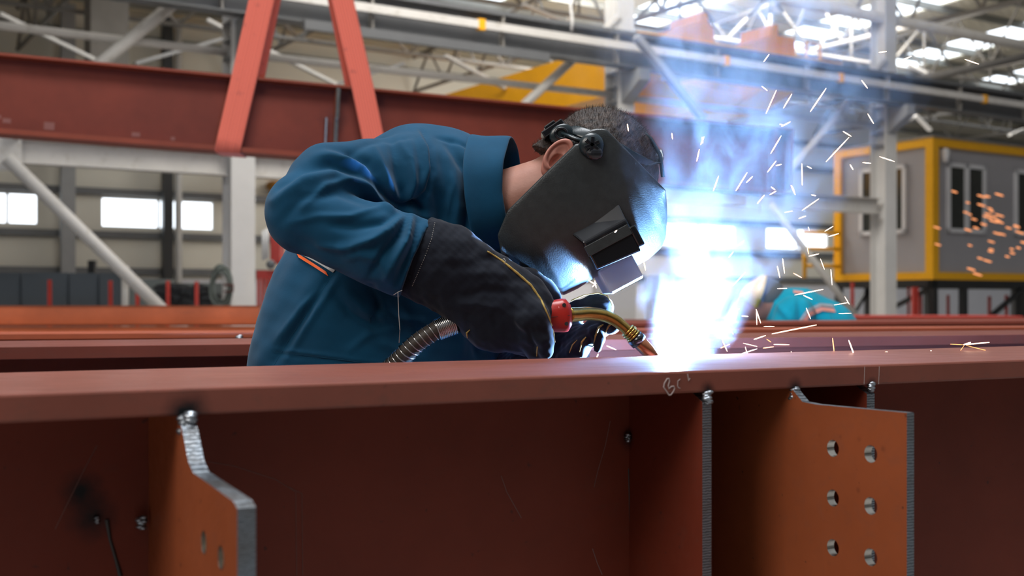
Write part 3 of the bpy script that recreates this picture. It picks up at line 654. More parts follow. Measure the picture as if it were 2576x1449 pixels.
for i in range(5):
    a=PD(660,757+i*13,8.9); b=PD(700,769+i*13,8.9); MB().box((a.x-.0,b.x),(8.9,9.2),(b.z,a.z-.004)).build('blue_sack',M['bluebag'],bevel=.012,label=['pale blue folded sheet, %s beside the jacket back'%q for q in ('topmost of the pile','second from the top of the pile','middle of the pile','fourth in the pile','lowest visible in the pile')][i],cat='sheet',group='pale blue folded sheets')
a=PD(640,822,8.9); MB().box((a.x,a.x+.25),(8.85,9.25),(0,a.z)).build('sheet_stand',M['dgrey'],label='grey stand under the pale blue folded sheets',cat='stand')
# yellow lamp housing left of the elbow
M['ochre']=flat('ochre_fitting',(.45,.22,.04),.5); s=s_at(690,NW-.3); p=BW(s,NW-.3,z_at(690,468,NW-.3)); MB().ball(p,(.26,.25,.16),12,8).build('ochre_fitting',M['ochre'],smooth=True,label='ochre fitting on the wall left of the elbow',cat='fitting')
# red racks under the cabin
for i,(x,y0,w_,D) in enumerate(((2145,710,.06,24),(2286,722,.05,27),(2304,722,.12,25),(2317,735,.06,26),(2386,742,.06,27),(2490,745,.06,27),(2533,742,.06,27))):
    p=PD(x,y0,D); MB().box((p.x-w_/2,p.x+w_/2),(D,D+w_),(0,p.z)).build('red_rack_post',M['red'],label='red rack post under the cabin, '+('left of the white column, half hidden','just right of the white column, thin','wide one right of the white column','thin one right beside the wide one','alone between the first and second black post','left one of the pair at the far right','right one of the pair at the far right')[i],cat='post',group='red rack posts under the cabin')
def farbox(x0,y0,x1,D,d,mat,name,lab,cat):
    a=PD(x0,y0,D); b=PD(x1,y0,D); return MB().box((a.x,b.x),(D,D+d),(0,a.z)).build(name,M[mat],label=lab,cat=cat,bevel=.01)
farbox(2040,795,2576,11.5,.8,'red','red_pallet_rack','low red rack top along the row beyond the far beams','rack')
farbox(1640,690,1700,12,.6,'whitel','white_cabinet','pale cabinet seen below the helmet window','cabinet')
farbox(1500,700,1600,13,.6,'whitel','white_cabinet','pale machine cabinet between the helmet and the left glove','cabinet')
farbox(1880,790,1945,8.0,.4,'greenish','grey_crate','grey crate below the yellow helmet of the far welder','crate')
# ================================================================== smooth bodies
def surfnet(f,lo,hi,h,B=8,marg=2.2):
    """smooth closed surface of the implicit function f(P[n,3])->values, sampled blockwise"""
    lo=np.array(lo,float); hi=np.array(hi,float); nb=np.ceil((hi-lo)/(h*B)).astype(int); n=nb*B
    bc=np.stack(np.meshgrid(*[(np.arange(k)+.5)*B*h for k in nb],indexing='ij'),-1).reshape(-1,3)+lo
    bv=f(bc); V=np.ones(tuple(n+1),np.float32)
    idx=np.stack(np.meshgrid(*[np.arange(k) for k in nb],indexing='ij'),-1).reshape(-1,3)
    inside=bv<0
    for q in idx[inside]: a=q*B; V[a[0]:a[0]+B+1,a[1]:a[1]+B+1,a[2]:a[2]+B+1]=-1
    act=idx[np.abs(bv)<B*h*marg*.87]
    g=np.stack(np.meshgrid(*[np.arange(B+1)]*3,indexing='ij'),-1).reshape(-1,3)
    for c0 in range(0,len(act),400):
        A=act[c0:c0+400]; ijk=(A[:,None,:]*B+g[None]).reshape(-1,3); V[ijk[:,0],ijk[:,1],ijk[:,2]]=f(ijk*h+lo)
    S=V<0; cnt=np.zeros(tuple(n),np.int8)
    cor=[(i,j,k) for i in (0,1) for j in (0,1) for k in (0,1)]
    sl=lambda c:tuple(slice(c[a],c[a]+n[a]) for a in range(3))
    for c in cor: cnt+=S[sl(c)]
    m=(cnt>0)&(cnt<8); cells=np.argwhere(m); id_=-np.ones(tuple(n),np.int64); id_[m]=np.arange(len(cells))
    acc=np.zeros((len(cells),3)); num=np.zeros(len(cells))
    for a in range(3):
        for c in cor:
            if c[a]: continue
            d=list(c); d[a]=1; va=V[cells[:,0]+c[0],cells[:,1]+c[1],cells[:,2]+c[2]]; vb=V[cells[:,0]+d[0],cells[:,1]+d[1],cells[:,2]+d[2]]
            x=(va<0)!=(vb<0); t=np.where(x,va/np.where(x,va-vb,1),0); p=np.tile(np.array(c,float),(len(cells),1)); p[:,a]+=t
            acc[x]+=p[x]; num[x]+=1
    P=(cells+acc/num[:,None])*h+lo; Q=[]
    for a in range(3):
        b,c=[(1,2),(2,0),(0,1)][a]
        s0=[slice(1,n[k]) for k in range(3)]; s0[a]=slice(0,n[a]); s1=list(s0); s1[a]=slice(1,n[a]+1)
        A_=S[tuple(s0)]; B_=S[tuple(s1)]; e=np.argwhere(A_!=B_); e=e+[1 if k!=a else 0 for k in range(3)]
        ins=S[e[:,0],e[:,1],e[:,2]]
        def at(ob,oc): q=e.copy(); q[:,b]-=ob; q[:,c]-=oc; return id_[q[:,0],q[:,1],q[:,2]]
        q=np.stack([at(1,1),at(0,1),at(0,0),at(1,0)],1); q[~ins]=q[~ins][:,::-1]; Q.append(q)
    return P,np.concatenate(Q)
def smin(a,b,k):
    if k<=0: return np.minimum(a,b)
    h=np.clip(.5+.5*(b-a)/k,0,1); return b*(1-h)+a*h-k*h*(1-h)
def cap(P,a,b,ra,rb,fy=1.0,fyb=None,Y=np.array([0,1.,0])):
    """tapered limb; fy = depth radius / in-picture radius"""
    a=np.array(a,float); b=np.array(b,float); d=b-a; L=d@d; t=np.clip(((P-a)@d)/max(L,1e-9),0,1)
    q=P-(a+t[:,None]*d); r=ra+(rb-ra)*t; fyy=fy+((fyb if fyb is not None else fy)-fy)*t
    y=q@Y; rest=np.sqrt(np.maximum((q*q).sum(1)-y*y,0)); m=np.sqrt((rest/r)**2+(y/(r*fyy))**2)
    return (m-1)*r*np.minimum(1,fyy)
def ell(P,c,axes,r):
    q=(P-np.array(c,float))@np.array([list(a) for a in axes],float).T/np.array(r); m=np.sqrt((q*q).sum(1)); return (m-1)*min(r)
def chain(pts,k=.02):
    """pts: (px,py,D,r_px,fy)"""
    ps=[(PD(x,y,D),r*D/F,fy) for x,y,D,r,fy in pts]
    def g(P):
        v=None
        for (a,ra,fa),(b,rb,fb) in zip(ps[:-1],ps[1:]):
            w=cap(P,a,b,ra,rb,fa,fb); v=w if v is None else smin(v,w,k)
        return v
    return g
def vnorm(P,Q):
    a=P[Q[:,2]]-P[Q[:,0]]; b=P[Q[:,3]]-P[Q[:,1]]; fn=np.cross(a,b); N=np.zeros_like(P)
    for k in range(4): np.add.at(N,Q[:,k],fn)
    return N/np.maximum(np.linalg.norm(N,axis=1,keepdims=True),1e-12)
def relax(P,Q,it=2,w=.5):
    for _ in range(it):
        S=np.zeros_like(P); c=np.zeros(len(P))
        for k in range(4):
            np.add.at(S,Q[:,k],P[Q[:,(k+1)%4]]); np.add.at(c,Q[:,k],1); np.add.at(S,Q[:,k],P[Q[:,(k-1)%4]]); np.add.at(c,Q[:,k],1)
        P=P*(1-w)+w*S/c[:,None]
    return P
def vnoise(P,sc,seed):
    r=np.random.RandomState(seed); v=np.zeros(len(P))
    for k in range(7):
        d=r.normal(size=3)*sc; v+=np.sin(P@d+r.uniform(0,6.28))
    return v/2.6
def folds(P,N,strokes,Dmax=9,facing=.05):
    """cloth folds: raise (or press in) the cloth along lines; stroke=(points px, width px, height m[, sharp side])"""
    out=np.zeros(len(P)); px=CX+F*P[:,0]/P[:,1]; py=HY-F*(P[:,2]-CZ)/P[:,1]
    fc=np.clip((-N[:,1]-facing)/.3,0,1)*(P[:,1]<Dmax)
    for st in strokes:
        pts,w,h=st[:3]; bestd=np.full(len(P),1e9); bt=np.zeros(len(P)); sg=np.zeros(len(P)); L=len(pts)-1
        for i in range(L):
            a=np.array(pts[i],float); b=np.array(pts[i+1],float); d=b-a; q=np.stack([px,py],1)-a; t=np.clip((q@d)/(d@d),0,1)
            rr=q-t[:,None]*d; dist=np.hypot(rr[:,0],rr[:,1]); side=np.sign(d[0]*q[:,1]-d[1]*q[:,0]); u=dist<bestd
            bestd[u]=dist[u]; bt[u]=(i+t[u])/L; sg[u]=side[u]
        prof=np.exp(-(bestd/w)**2)*np.sin(np.pi*np.clip(bt*.86+.07,0,1))**.7
        if len(st)>3: prof=prof*(1+.0*sg)-st[3]*np.exp(-((bestd*sg-w*1.5)/w)**2)*np.sin(np.pi*np.clip(bt*.86+.07,0,1))**.7
        out+=h*prof
    return P+N*(out*fc)[:,None]
def mesh_from(P,Q,name,mat,parent=None,sub=0,**tags):
    me=bpy.data.meshes.new(name); me.from_pydata(P.tolist(),[],Q.tolist()); me.materials.append(mat)
    me.polygons.foreach_set('use_smooth',[True]*len(Q)); me.update(); o=bpy.data.objects.new(name,me); COL.objects.link(o); par(o,parent); tag(o,**tags)
    if sub: s=o.modifiers.new('sub','SUBSURF'); s.levels=sub; s.render_levels=sub
    return o
def bvh_of(P,Q): return BVHTree.FromPolygons([Vector(p) for p in P],[list(map(int,q)) for q in Q])
CAMP=Vector((0,0,CZ))
def drape(bv,pts,off=.002,dens=10,which=0,Dmin=0):
    out=[]
    for i in range(len(pts)-1):
        for j in range(dens if i<len(pts)-2 else dens+1):
            t=j/dens; x=pts[i][0]*(1-t)+pts[i+1][0]*t; y=pts[i][1]*(1-t)+pts[i+1][1]*t
            d=(PD(x,y,2)-CAMP).normalized(); o=CAMP+d*Dmin; hit=bv.ray_cast(o,d)
            if hit[0] is not None: out.append(hit[0]-d*off)
    return out

# ------------------------------------------------------------------ materials of the welder
def cloth(name,col,rough=.85,sheen=.12,stripe=None,weave=900):
    m,nt,bs=new_mat(name); v=coords(nt); n=noise(nt,9,5,.6,v)
    c=ramp(nt,n,[(.3,[x*.86 for x in col]),(.7,[x*1.12 for x in col])]); nt.links.new(c,bs.inputs['Base Color'])
    bs.inputs['Roughness'].default_value=rough; bs.inputs['Sheen Weight'].default_value=sheen; bs.inputs['Sheen Roughness'].default_value=.5
    bs.inputs['Specular IOR Level'].default_value=.2
    bump(nt,bs,math_(nt,'ADD',math_(nt,'MULTIPLY',noise(nt,weave,2,.5,v),.35),noise(nt,45,5,.6,v)),.22,.0016); return m
M['jacket']=cloth('teal_jacket_cloth',(.0008,.055,.118)); M['jacket2']=cloth('teal_jacket_cloth_far',(.004,.30,.40))
M['glove']=cloth('dark_blue_glove_suede',(.0045,.007,.014),.85,.12,weave=500)
M['cuffm']=cloth('black_glove_gauntlet',(.012,.011,.013),.85,.15,weave=500)
M['pipe']=flat('yellow_glove_piping',(.36,.25,.06),.7); M['thread']=flat('grey_thread',(.38,.37,.34),.8)
M['trousers']=cloth('teal_trousers_cloth',(.003,.065,.13)); M['boot']=flat('black_boot',(.02,.018,.016),.5)
M['skin']=flat('skin',(.38,.175,.125),.5,var=.1,scale=25,bmp=.15,bscale=220); M['skin'].node_tree.nodes['Principled BSDF'].inputs['Subsurface Weight'].default_value=.0
M['ear']=flat('ear_skin',(.47,.19,.14),.45,var=.06,scale=25)
mh,nt,bs=new_mat('short_brown_hair'); v=coords(nt); mp=mapping(nt,v,(60,260,60),(0,.5,0)); n=noise(nt,1,4,.7,mp)
nt.links.new(ramp(nt,n,[(.35,(.006,.0035,.0025)),(.65,(.055,.030,.019))]),bs.inputs['Base Color']); bs.inputs['Roughness'].default_value=.6; bump(nt,bs,n,.9,.003); M['hair']=mh
M['shell']=flat('black_helmet_plastic',(.024,.029,.030),.32,var=.25,scale=60,spec=.55,bmp=.28,bscale=420)
M['shiny']=flat('glossy_black_plastic',(.008,.009,.012),.18,spec=.6); M['band']=flat('black_headband_plastic',(.016,.026,.030),.25)
M['orange']=flat('orange_reflective_tape',(.85,.13,.02),.5); M['silver']=flat('grey_reflective_tape',(.35,.35,.34),.35)

# ------------------------------------------------------------------ the welder
HC=np.array(PD(1515,418,2.02)); c_=np.array((.88,0,.47)); f_=np.array((.47,0,-.88)); c_/=np.linalg.norm(c_); f_/=np.linalg.norm(f_); w_=np.array((0,-1.,0))
U=2.02/F
def HL(c,f,w=0): return HC+c_*c*U+f_*f*U+w_*w       # head frame: c crownwards, f facewards (in px at head depth), w towards the camera (m)
def HP(px,py): dx,dy=px-1515,py-418; return dx*.882-dy*.471,dx*.471+dy*.882
person=empty('person',Vector((PD(900,900,2.12).x,2.12,0)),'person in dark teal jacket, black welding helmet and gloves, bent over the foreground beam','person')
AX=[c_,f_,w_]
def skull(P): return ell(P,HC,AX,(.089,.096,.076))
def body(P):
    v=skull(P)
    v=smin(v,ell(P,HL(-95,55,0),AX,(.062,.058,.058)),.03)            # face and jaw
    v=smin(v,ell(P,HL(-165,75,0),AX,(.035,.030,.038)),.025)          # chin
    v=smin(v,ell(P,HL(-60,140,0),AX,(.022,.020,.012)),.012)          # nose
    for s in (1,-1): v=smin(v,ell(P,HL(-28,118,s*.032),AX,(.010,.010,.016)),.012)
    v=smin(v,ell(P,HL(-105,120,0),AX,(.010,.009,.024)),.008)
    v=smin(v,cap(P,PD(1190,545,2.06),PD(1400,470,2.02),.064,.056,.95),.03)  # neck
    v=smin(v,chain([(900,1020,2.12,150,.8),(980,820,2.12,150,.8),(1060,640,2.1,150,.9),(1130,560,2.10,85,1.0)],.05)(P),.03)
    for s,D in ((1,1.93),(-1,2.27)):
        v=smin(v,cap(P,PD(1040,500,2.1-.06*s),PD(1100,530,2.1-.03*s),.05,.05),.04)
    v=smin(v,cap(P,PD(1000,490,2.07),PD(790,530,1.90),.038,.036),.02); v=smin(v,cap(P,PD(790,545,1.87),PD(1150,700,1.88),.042,.030),.02)
    v=smin(v,cap(P,PD(1080,500,2.26),PD(1150,730,2.30),.05,.042),.03); v=smin(v,cap(P,PD(1150,730,2.30),PD(1330,860,2.12),.042,.030),.02)
    hip=PD(880,1060,2.12)
    for s,D,fx in ((1,2.02,-.05),(-1,2.22,.12)):
        h=Vector((hip.x,D,.80)); k=Vector((hip.x+fx+.06,D,.44)); a=Vector((hip.x+fx-.06,D,.08))
        v=smin(v,cap(P,h,k,.085,.055),.04); v=smin(v,cap(P,k,a,.055,.038),.02); v=smin(v,cap(P,a-Vector((0,0,.03)),a+Vector((.13,0,-.045)),.035,.028),.02)
    return v
P,Q=surfnet(body,(-.75,1.7,.0),(.40,2.5,1.55),.0042); P=relax(P,Q,2)
bodyo=mesh_from(P,Q,'body',M['skin'],person)
hipx=PD(880,1060,2.12).x
def legs(P):
    v=None
    for s,D,fx in ((1,2.02,-.05),(-1,2.22,.12)):
        h=Vector((hipx,D,.84)); k=Vector((hipx+fx+.06,D,.45)); a=Vector((hipx+fx-.06,D,.10))
        q=smin(cap(P,h,k,.115,.083),cap(P,k,a,.083,.072),.03); v=q if v is None else smin(v,q,.03)
    v=smin(v,cap(P,Vector((hipx,2.03,.90)),Vector((hipx,2.21,.90)),.13,.13),.04); return np.maximum(v,.085-P[:,2])
P,Q=surfnet(legs,(-.75,1.75,.03),(.15,2.5,1.1),.011); mesh_from(P,Q,'trousers',M['trousers'],person,1)
for D,fx in ((2.02,-.05),(2.22,.12)):
    a=Vector((hipx+fx-.06,D,.10))
    P,Q=surfnet(lambda P:np.maximum(smin(cap(P,a+Vector((0,0,.02)),a-Vector((0,0,.03)),.06,.055),cap(P,a-Vector((0,0,.045)),a+Vector((.16,0,-.055)),.055,.046),.03),-P[:,2]+.004),(a.x-.1,D-.1,-.02),(a.x+.25,D+.1,.2),.009)
    mesh_from(P,Q,'boot',M['boot'],person,1)
# jacket -------------------------------------------------------------
torso=chain([(905,1130,2.12,285,.62),(945,930,2.12,292,.62),(985,780,2.12,272,.66),(1035,650,2.12,250,.72),(1060,540,2.11,205,.92),(1062,502,2.10,172,1.05)],.05)
sh2=chain([(1130,520,2.10,152,1.0),(1185,518,2.09,143,.9),(1250,512,2.08,110,.88)],.03)
rarm_u=chain([(1010,455,2.0,118,.95),(900,468,1.955,106,.85),(835,470,1.92,103,.85),(778,533,1.86,107,.85)],.02)
rarm_f=chain([(775,538,1.86,105,.85),(855,578,1.85,87,.85),(950,618,1.85,95,.85),(1030,650,1.86,96,.85),(1040,655,1.86,94,.85)],.02)
larm=chain([(1090,500,2.28,110,.8),(1150,740,2.32,95,.8),(1290,850,2.18,70,.8)],.03)
NK=np.array(PD(1262,510,2.07)); nkd=np.array((.985,0,.10)); nkd/=np.linalg.norm(nkd)
def jacket(P):
    v=smin(torso(P),sh2(P),.05); v=smin(v,larm(P),.02)
    v=smin(v,rarm_u(P),.022); a=rarm_f(P)
    e=np.array(PD(1040,655,1.86)); ax=np.array(PD(1040,655,1.86)-PD(905,600,1.86)); ax/=np.linalg.norm(ax)
    a=np.maximum(a,(P-e)@ax-.004); v=smin(v,a,.007)
    v=np.maximum(v,(P-NK)@nkd+.0)                         # neck opening
    hole=cap(P,PD(1170,550,2.07),PD(1330,480,2.05),.080,.085,1.0); v=np.maximum(v,-hole)
    v=np.maximum(v,.86-P[:,2])                            # hem
    return v
P,Q=surfnet(jacket,(-.62,1.66,.82),(.12,2.55,1.52),.0042); P=relax(P,Q,3)
N=vnorm(P,Q)
J=.0105
st=[ # sleeve, upper arm
 ([(832,372),(880,382),(925,410),(950,450)],13,-1.1*J),([(790,395),(850,392),(905,425),(935,470)],13,.8*J),([(700,470),(760,425),(830,412),(900,432),(950,480)],12,-1.0*J),
 ([(690,505),(760,455),(840,440),(910,470),(960,512)],13,.9*J),([(705,560),(760,500),(850,480),(930,510),(990,530)],14,-.6*J),
 ([(940,440),(965,480),(990,512),(1015,528)],9,-1.6*J),([(905,455),(950,500),(1000,530)],8,1.0*J),
 ([(1015,532),(960,560),(900,570),(840,565)],12,-.9*J),([(1018,540),(980,580),(930,608),(860,622)],13,.9*J),([(1020,545),(1000,590),(960,640),(930,690)],10,-1.1*J),
 ([(1035,545),(1025,600),(990,655),(970,700)],9,1.1*J),([(1050,560),(1040,620),(1010,680),(1000,715)],8,-1.0*J),([(870,650),(910,640),(950,650),(975,690)],11,.6*J),([(740,600),(800,630),(860,655)],16,-.4*J),
 ([(1065,545),(1030,528),(1012,530)],9,1.4*J),([(1012,522),(1040,512),(1060,530)],8,-1.8*J),
 # shoulder and chest
 ([(1060,330),(1083,370),(1088,430),(1075,480),(1035,520)],6,-.9*J),([(1050,335),(1070,380),(1074,430),(1060,475)],10,.9*J),([(985,350),(1000,420),(1012,480),(1016,520)],13,-1.0*J),([(940,372),(965,420),(985,470),(1008,515)],10,.7*J),
 ([(1030,355),(1042,420),(1040,470),(1022,518)],10,.8*J),([(885,380),(960,350),(1040,345)],8,-.5*J),([(1100,345),(1140,355),(1190,380)],5,-.5*J),
 ([(1110,370),(1140,430),(1150,520),(1140,620)],12,.7*J),([(1130,365),(1170,430),(1180,520),(1170,610)],10,-.8*J),([(1155,365),(1195,430),(1212,520),(1210,620)],11,.8*J),([(1185,380),(1215,450),(1232,540)],8,-.8*J),
 ([(1095,470),(1110,540),(1105,600)],14,-.8*J),([(1070,520),(1085,570),(1080,610)],10,.7*J),
 # lower torso
 ([(835,690),(800,745),(745,830),(690,910)],8,-.6*J),([(850,700),(822,750),(765,835),(720,905)],8,.5*J),([(800,690),(760,760),(700,850),(650,915)],22,.5*J),
 ([(840,740),(880,790),(935,820),(960,850)],10,-.9*J),([(870,735),(920,780),(975,805)],10,.8*J),([(930,720),(950,760),(945,800),(965,830)],10,-.9*J),([(950,730),(975,780),(1000,800),(1060,810)],11,.8*J),
 ([(1010,760),(1040,820),(1060,900)],14,-.6*J),([(1150,800),(1160,860),(1155,915)],13,.6*J),([(1190,860),(1200,900)],10,-.6*J),([(700,880),(800,893),(960,915)],5,.4*J),([(690,888),(800,902),(950,922)],4,-.5*J),
 ([(960,860),(1000,880),(1060,900)],12,.5*J),
 ([(760,520),(820,470),(890,455),(945,480)],8,.7*J,.6*J),([(740,560),(800,545),(880,545),(960,520),(1010,525)],8,.55*J,.5*J),([(800,620),(880,625),(950,600),(1010,545)],8,.6*J,.5*J),
 ([(925,690),(950,640),(985,590),(1020,548)],7,.6*J,.6*J),([(985,712),(1000,660),(1025,610),(1035,560)],7,.6*J,.6*J),([(850,400),(905,410),(945,445),(985,500)],7,.6*J,.6*J),
 ([(1000,345),(1030,400),(1040,460),(1020,515)],7,.5*J,.6*J),([(1120,400),(1135,470),(1120,560)],7,.5*J,.5*J),([(1175,420),(1190,500),(1185,600)],7,.6*J,.5*J),([(700,860),(760,780),(820,720)],9,.5*J,.5*J),([(880,880),(930,840),(1000,825)],9,.5*J,.4*J)]
P=folds(P,N,st); P=P+N*(vnoise(P,38,3)*.0011+vnoise(P,85,5)*.0005)[:,None]; P=relax(P,Q,1,.4)
jk=mesh_from(P,Q,'jacket',M['jacket'],person,1)
JB=bvh_of(P,Q)
# collar: a folded band standing round the neck
def collar():
    vs=[];fs=[]
    cx=np.array(PD(1270,495,2.07)); ax=np.array((.96,-.18,.14)); ax/=np.linalg.norm(ax); e1=np.array((.14,0,-.99)); e1-=ax*(e1@ax); e1/=np.linalg.norm(e1); e2=np.cross(e1,ax); e2*=-1 if e2[1]>0 else 1
    prof=[(-.03,.0),(-.004,.0),(.014,.001),(.022,.006),(.020,.013),(.002,.018),(-.014,.024),(-.026,.035),(-.029,.029),(-.018,.017),(-.004,.010)]
    K=72
    for i in range(K+1):
        th=math.radians(-155+310*i/K)+math.pi      # open at the throat (towards +e1)
        ring=e1*math.cos(th)*.088+e2*math.sin(th)*.088
        rn=ring/np.linalg.norm(ring); back=max(0,-math.cos(th)); 
        for a,o in prof:
            lift=.016*back*(1 if a>0 else .3); wv=.002*math.sin(7*th)
            vs.append(cx+ring+rn*(o*1.2*(1-.42*back)+wv)+ax*(a*1.25+lift-.012)+e1*(-.006*back))
    n=len(prof)
    for i in range(K):
        for k in range(n): a=i*n+k; b=i*n+(k+1)%n; fs.append((a,b,b+n,a+n))
    fs.append(tuple(range(n))); fs.append(tuple(K*n+k for k in range(n))[::-1])
    o=MB(); o.add(vs,fs); c=o.build('collar',M['jacket'],person,True); s=c.modifiers.new('s','SUBSURF'); s.levels=1; s.render_levels=2; return c
collar()
# placket edge, pocket and seams on the jacket
m=MB()
for pts in ([(1236,560),(1240,640),(1228,720)],[(690,886),(760,893),(860,905),(958,918)],[(838,690),(790,760),(730,850),(690,918)],[(1330,840),(1322,905)],[(940,735),(962,760),(930,800),(935,830)]):
    q=drape(JB,pts,-.0002); 
    if len(q)>3: m.tube(q,.0007,5)
m.build('seam_lines',M['trousers'],jk)
def band(pts,w,mat,name,parent,off=.0015,Dm=0):
    a=drape(JB,pts,off,14,Dmin=Dm); b=drape(JB,[(x+w[0],y+w[1]) for x,y in pts],off,14,Dmin=Dm); k=min(len(a),len(b)); mb=MB()
    mb.add(a[:k]+b[:k],[(i,i+1,k+i+1,k+i) for i in range(k-1)]); o=mb.build(name,mat,parent); s=o.modifiers.new('t','SOLIDIFY'); s.thickness=.0015; s.offset=0; return o
band([(752,648),(789,671),(826,695)],(-6,-12),M['orange'],'orange_tape',jk,.002,2.0)
band([(762,642),(799,662),(838,686)],(8,-10),M['silver'],'grey_reflective_tape',jk,.002,2.0)
m=MB(); m.tube([PD(1001,735,1.80),PD(1003,790,1.80),PD(1006,830,1.80),PD(1004,862,1.82)],.0006,5); m.tube([PD(990,742,1.80),PD(1001,735,1.80),PD(1012,730,1.80)],.0005,5); m.build('loose_thread',M['thread'],jk)

# hair --------------------------------------------------------------
def hair(P):
    v=skull(P)-.006
    q=(P-HC); c=q@c_/U; f=q@f_/U
    v=smin(v,ell(P,HL(-95,-70,0),AX,(.045,.035,.058)),.02)
    v=smin(v,cap(P,PD(1330,462,2.02),PD(1420,430,2.02),.052,.058,1.05)-.003,.02)
    v=np.maximum(v,(f-150)*U)                                   # hairline at the forehead
    side=(f*.55-c*.835)-42; v=np.maximum(v,np.minimum(side*U,.5*(np.abs(q@w_)<9)))
    v=np.maximum(v,-(c+215)*U*.7-.0)
    return v+vnoise(P,420,11)*.0007
P,Q=surfnet(hair,tuple(HC-.16),tuple(HC+.16),.0026); P=relax(P,Q,1); hr=mesh_from(P,Q,'hair',M['hair'],person)
# short strands that break the outline
Nh=vnorm(P,Q); r=np.random.RandomState(4); pick=r.choice(len(P),9000,replace=False); m=MB(); vs=[];fs=[]
for i in pick:
    p=P[i]; n=Nh[i]; q=p-HC
    if (q@f_)/U>66 or n[1]>.6: continue
    d=n*.45-f_*.35+c_*.45+r.normal(size=3)*.22; d/=np.linalg.norm(d); s=np.cross(d,n); s/=np.linalg.norm(s)+1e-9; L=r.uniform(.004,.009); k=len(vs)
    vs+= [p-s*.00035,p+s*.00035,p+d*L]; fs.append((k,k+1,k+2))
m.add(vs,fs); m.build('hair_strands',M['hair'],hr,kind='stuff')
# ear ---------------------------------------------------------------
EC=PD(1398,414,2.02); ea=np.array(((1354-1430),0,-(454-374)),float); ea/=np.linalg.norm(ea); eb=np.array((ea[2],0,-ea[0])); eb*=-1 if eb[0]>0 else 1   # ea: down the ear, eb: backwards
EC=np.array(EC); EC[1]=2.02-.076
def ear(P):
    q=P-EC; a=q@ea; b=q@eb; w=-q[:,1]
    base=ell(P,EC+ea*-.004+eb*.004,[ea,eb,w_],(.031,.019,.010))
    base=smin(base,ell(P,EC+ea*.024-eb*.003+w_*.0,[ea,eb,w_],(.011,.009,.006)),.008)
    rim=np.abs(np.sqrt(((a+.006)/.027)**2+((b-.004)/.0165)**2)-1)*.02; tor=np.sqrt(rim**2+(w-.009)**2)-.0034; tor=np.where(b<-.012,.02,tor)
    v=smin(base,tor,.003)
    bowl=ell(P,EC+ea*.004-eb*.001+w_*.010,[ea,eb,w_],(.015,.009,.009)); v=np.maximum(v,-smin(bowl,bowl,0))
    groove=ell(P,EC-ea*.014+eb*.004+w_*.011,[ea,eb,w_],(.012,.010,.0045)); v=np.maximum(v,-groove)
    v=smin(v,ell(P,EC+ea*.006-eb*.009+w_*.006,[ea,eb,w_],(.006,.004,.005)),.003)
    return v
P,Q=surfnet(ear,tuple(EC-.045),tuple(EC+.045),.0016,marg=3); P=relax(P,Q,2); mesh_from(P,Q,'ear',M['ear'],person)

mcv,nt,bs=new_mat('arc_whitened_cover'); bs.inputs['Base Color'].default_value=(.8,.86,.92,1); bs.inputs['Roughness'].default_value=.35  # spatter cover whitened, the arc's glare is put into its colour
tl=nt.nodes.new('ShaderNodeBsdfTranslucent'); tl.inputs['Color'].default_value=(.8,.86,.95,1); mx=nt.nodes.new('ShaderNodeMixShader'); mx.inputs[0].default_value=.6; mo=[n for n in nt.nodes if n.type=='OUTPUT_MATERIAL'][0]
nt.links.new(bs.outputs[0],mx.inputs[1]); nt.links.new(tl.outputs[0],mx.inputs[2]); nt.links.new(mx.outputs[0],mo.inputs['Surface']); M['cover']=mcv
# helmet ------------------------------------------------------------
eh=MB  # (name kept short below)
Wm=.112
def rearf(c):
    if c>34: return -53+(c-34)*187/53
    if c>-48: return -62-18*math.sin(math.pi*min(1,max(0,(c+48)/82)))
    if c>-268: return -69+(-48-c)*64/220
    if c>-317: return -5+(-268-c)*41/49
    return 36+(-317-c)*60/17
def frontf(c):
    pts=[(88,138),(80,175),(71,199),(50,236),(30,252),(-10,262),(-60,262),(-146,238),(-200,243),(-239,241),(-262,215),(-300,160),(-334,96)]
    for (c0,f0),(c1,f1) in zip(pts[:-1],pts[1:]):
        if c<=c0 and c>=c1: return f0+(f1-f0)*(c0-c)/(c0-c1)
    return pts[-1][1] if c<-334 else pts[0][1]
def shell():
    NC_,NT=84,60; vs=[];fs=[]
    for i in range(NC_):
        t=i/(NC_-1); c=85-(85+334)*(t*.5+.5*(1-math.cos(math.pi*t))/2*1.0)
        r,f=rearf(c),frontf(c); 
        if f<r+4: r=f-4
        Wc=Wm*(1-.22*max(0,(-c-120)/214)**1.5); 
        for j in range(NT+1):
            th=math.pi*j/NT-math.pi/2; cs=abs(math.cos(th)); sn=math.sin(th); n=2.7
            ff=r+(f-r)*cs**(2/n*1.0); w=math.copysign(abs(sn)**(2/n),sn)*Wc
            vs.append(HL(c,ff,w))
    for i in range(NC_-1):
        for j in range(NT): a=i*(NT+1)+j; fs.append((a,a+1,a+NT+2,a+NT+1))
    m=MB(); m.add(vs,fs); return m
helm=shell().build('welding_helmet',M['shell'],person,True)
s=helm.modifiers.new('t','SOLIDIFY'); s.thickness=.0028; s.offset=-1
s=helm.modifiers.new('s','SUBSURF'); s.levels=1; s.render_levels=1
HFm=lambda c,f,w: HL(c,f,w)
m=MB(HFm)
m.add([(-168,92,.085),(-20,60,.085),(-20,60,-.085),(-168,92,-.085),(-147,150,.119),(-30,150,.119),(-30,150,-.119),(-147,150,-.119),(-147,222,.119),(-34,232,.119),(-34,232,-.119),(-147,222,-.119)],
 [(0,1,5,4),(4,5,9,8),(1,2,6,5),(5,6,10,9),(2,3,7,6),(6,7,11,10),(3,0,4,7),(7,4,8,11),(0,3,2,1),(8,9,10,11)])
m.box((-36,-18),(168,222),(-.121,.121)); m.build('lens_housing',M['shiny'],helm,bevel=.003)
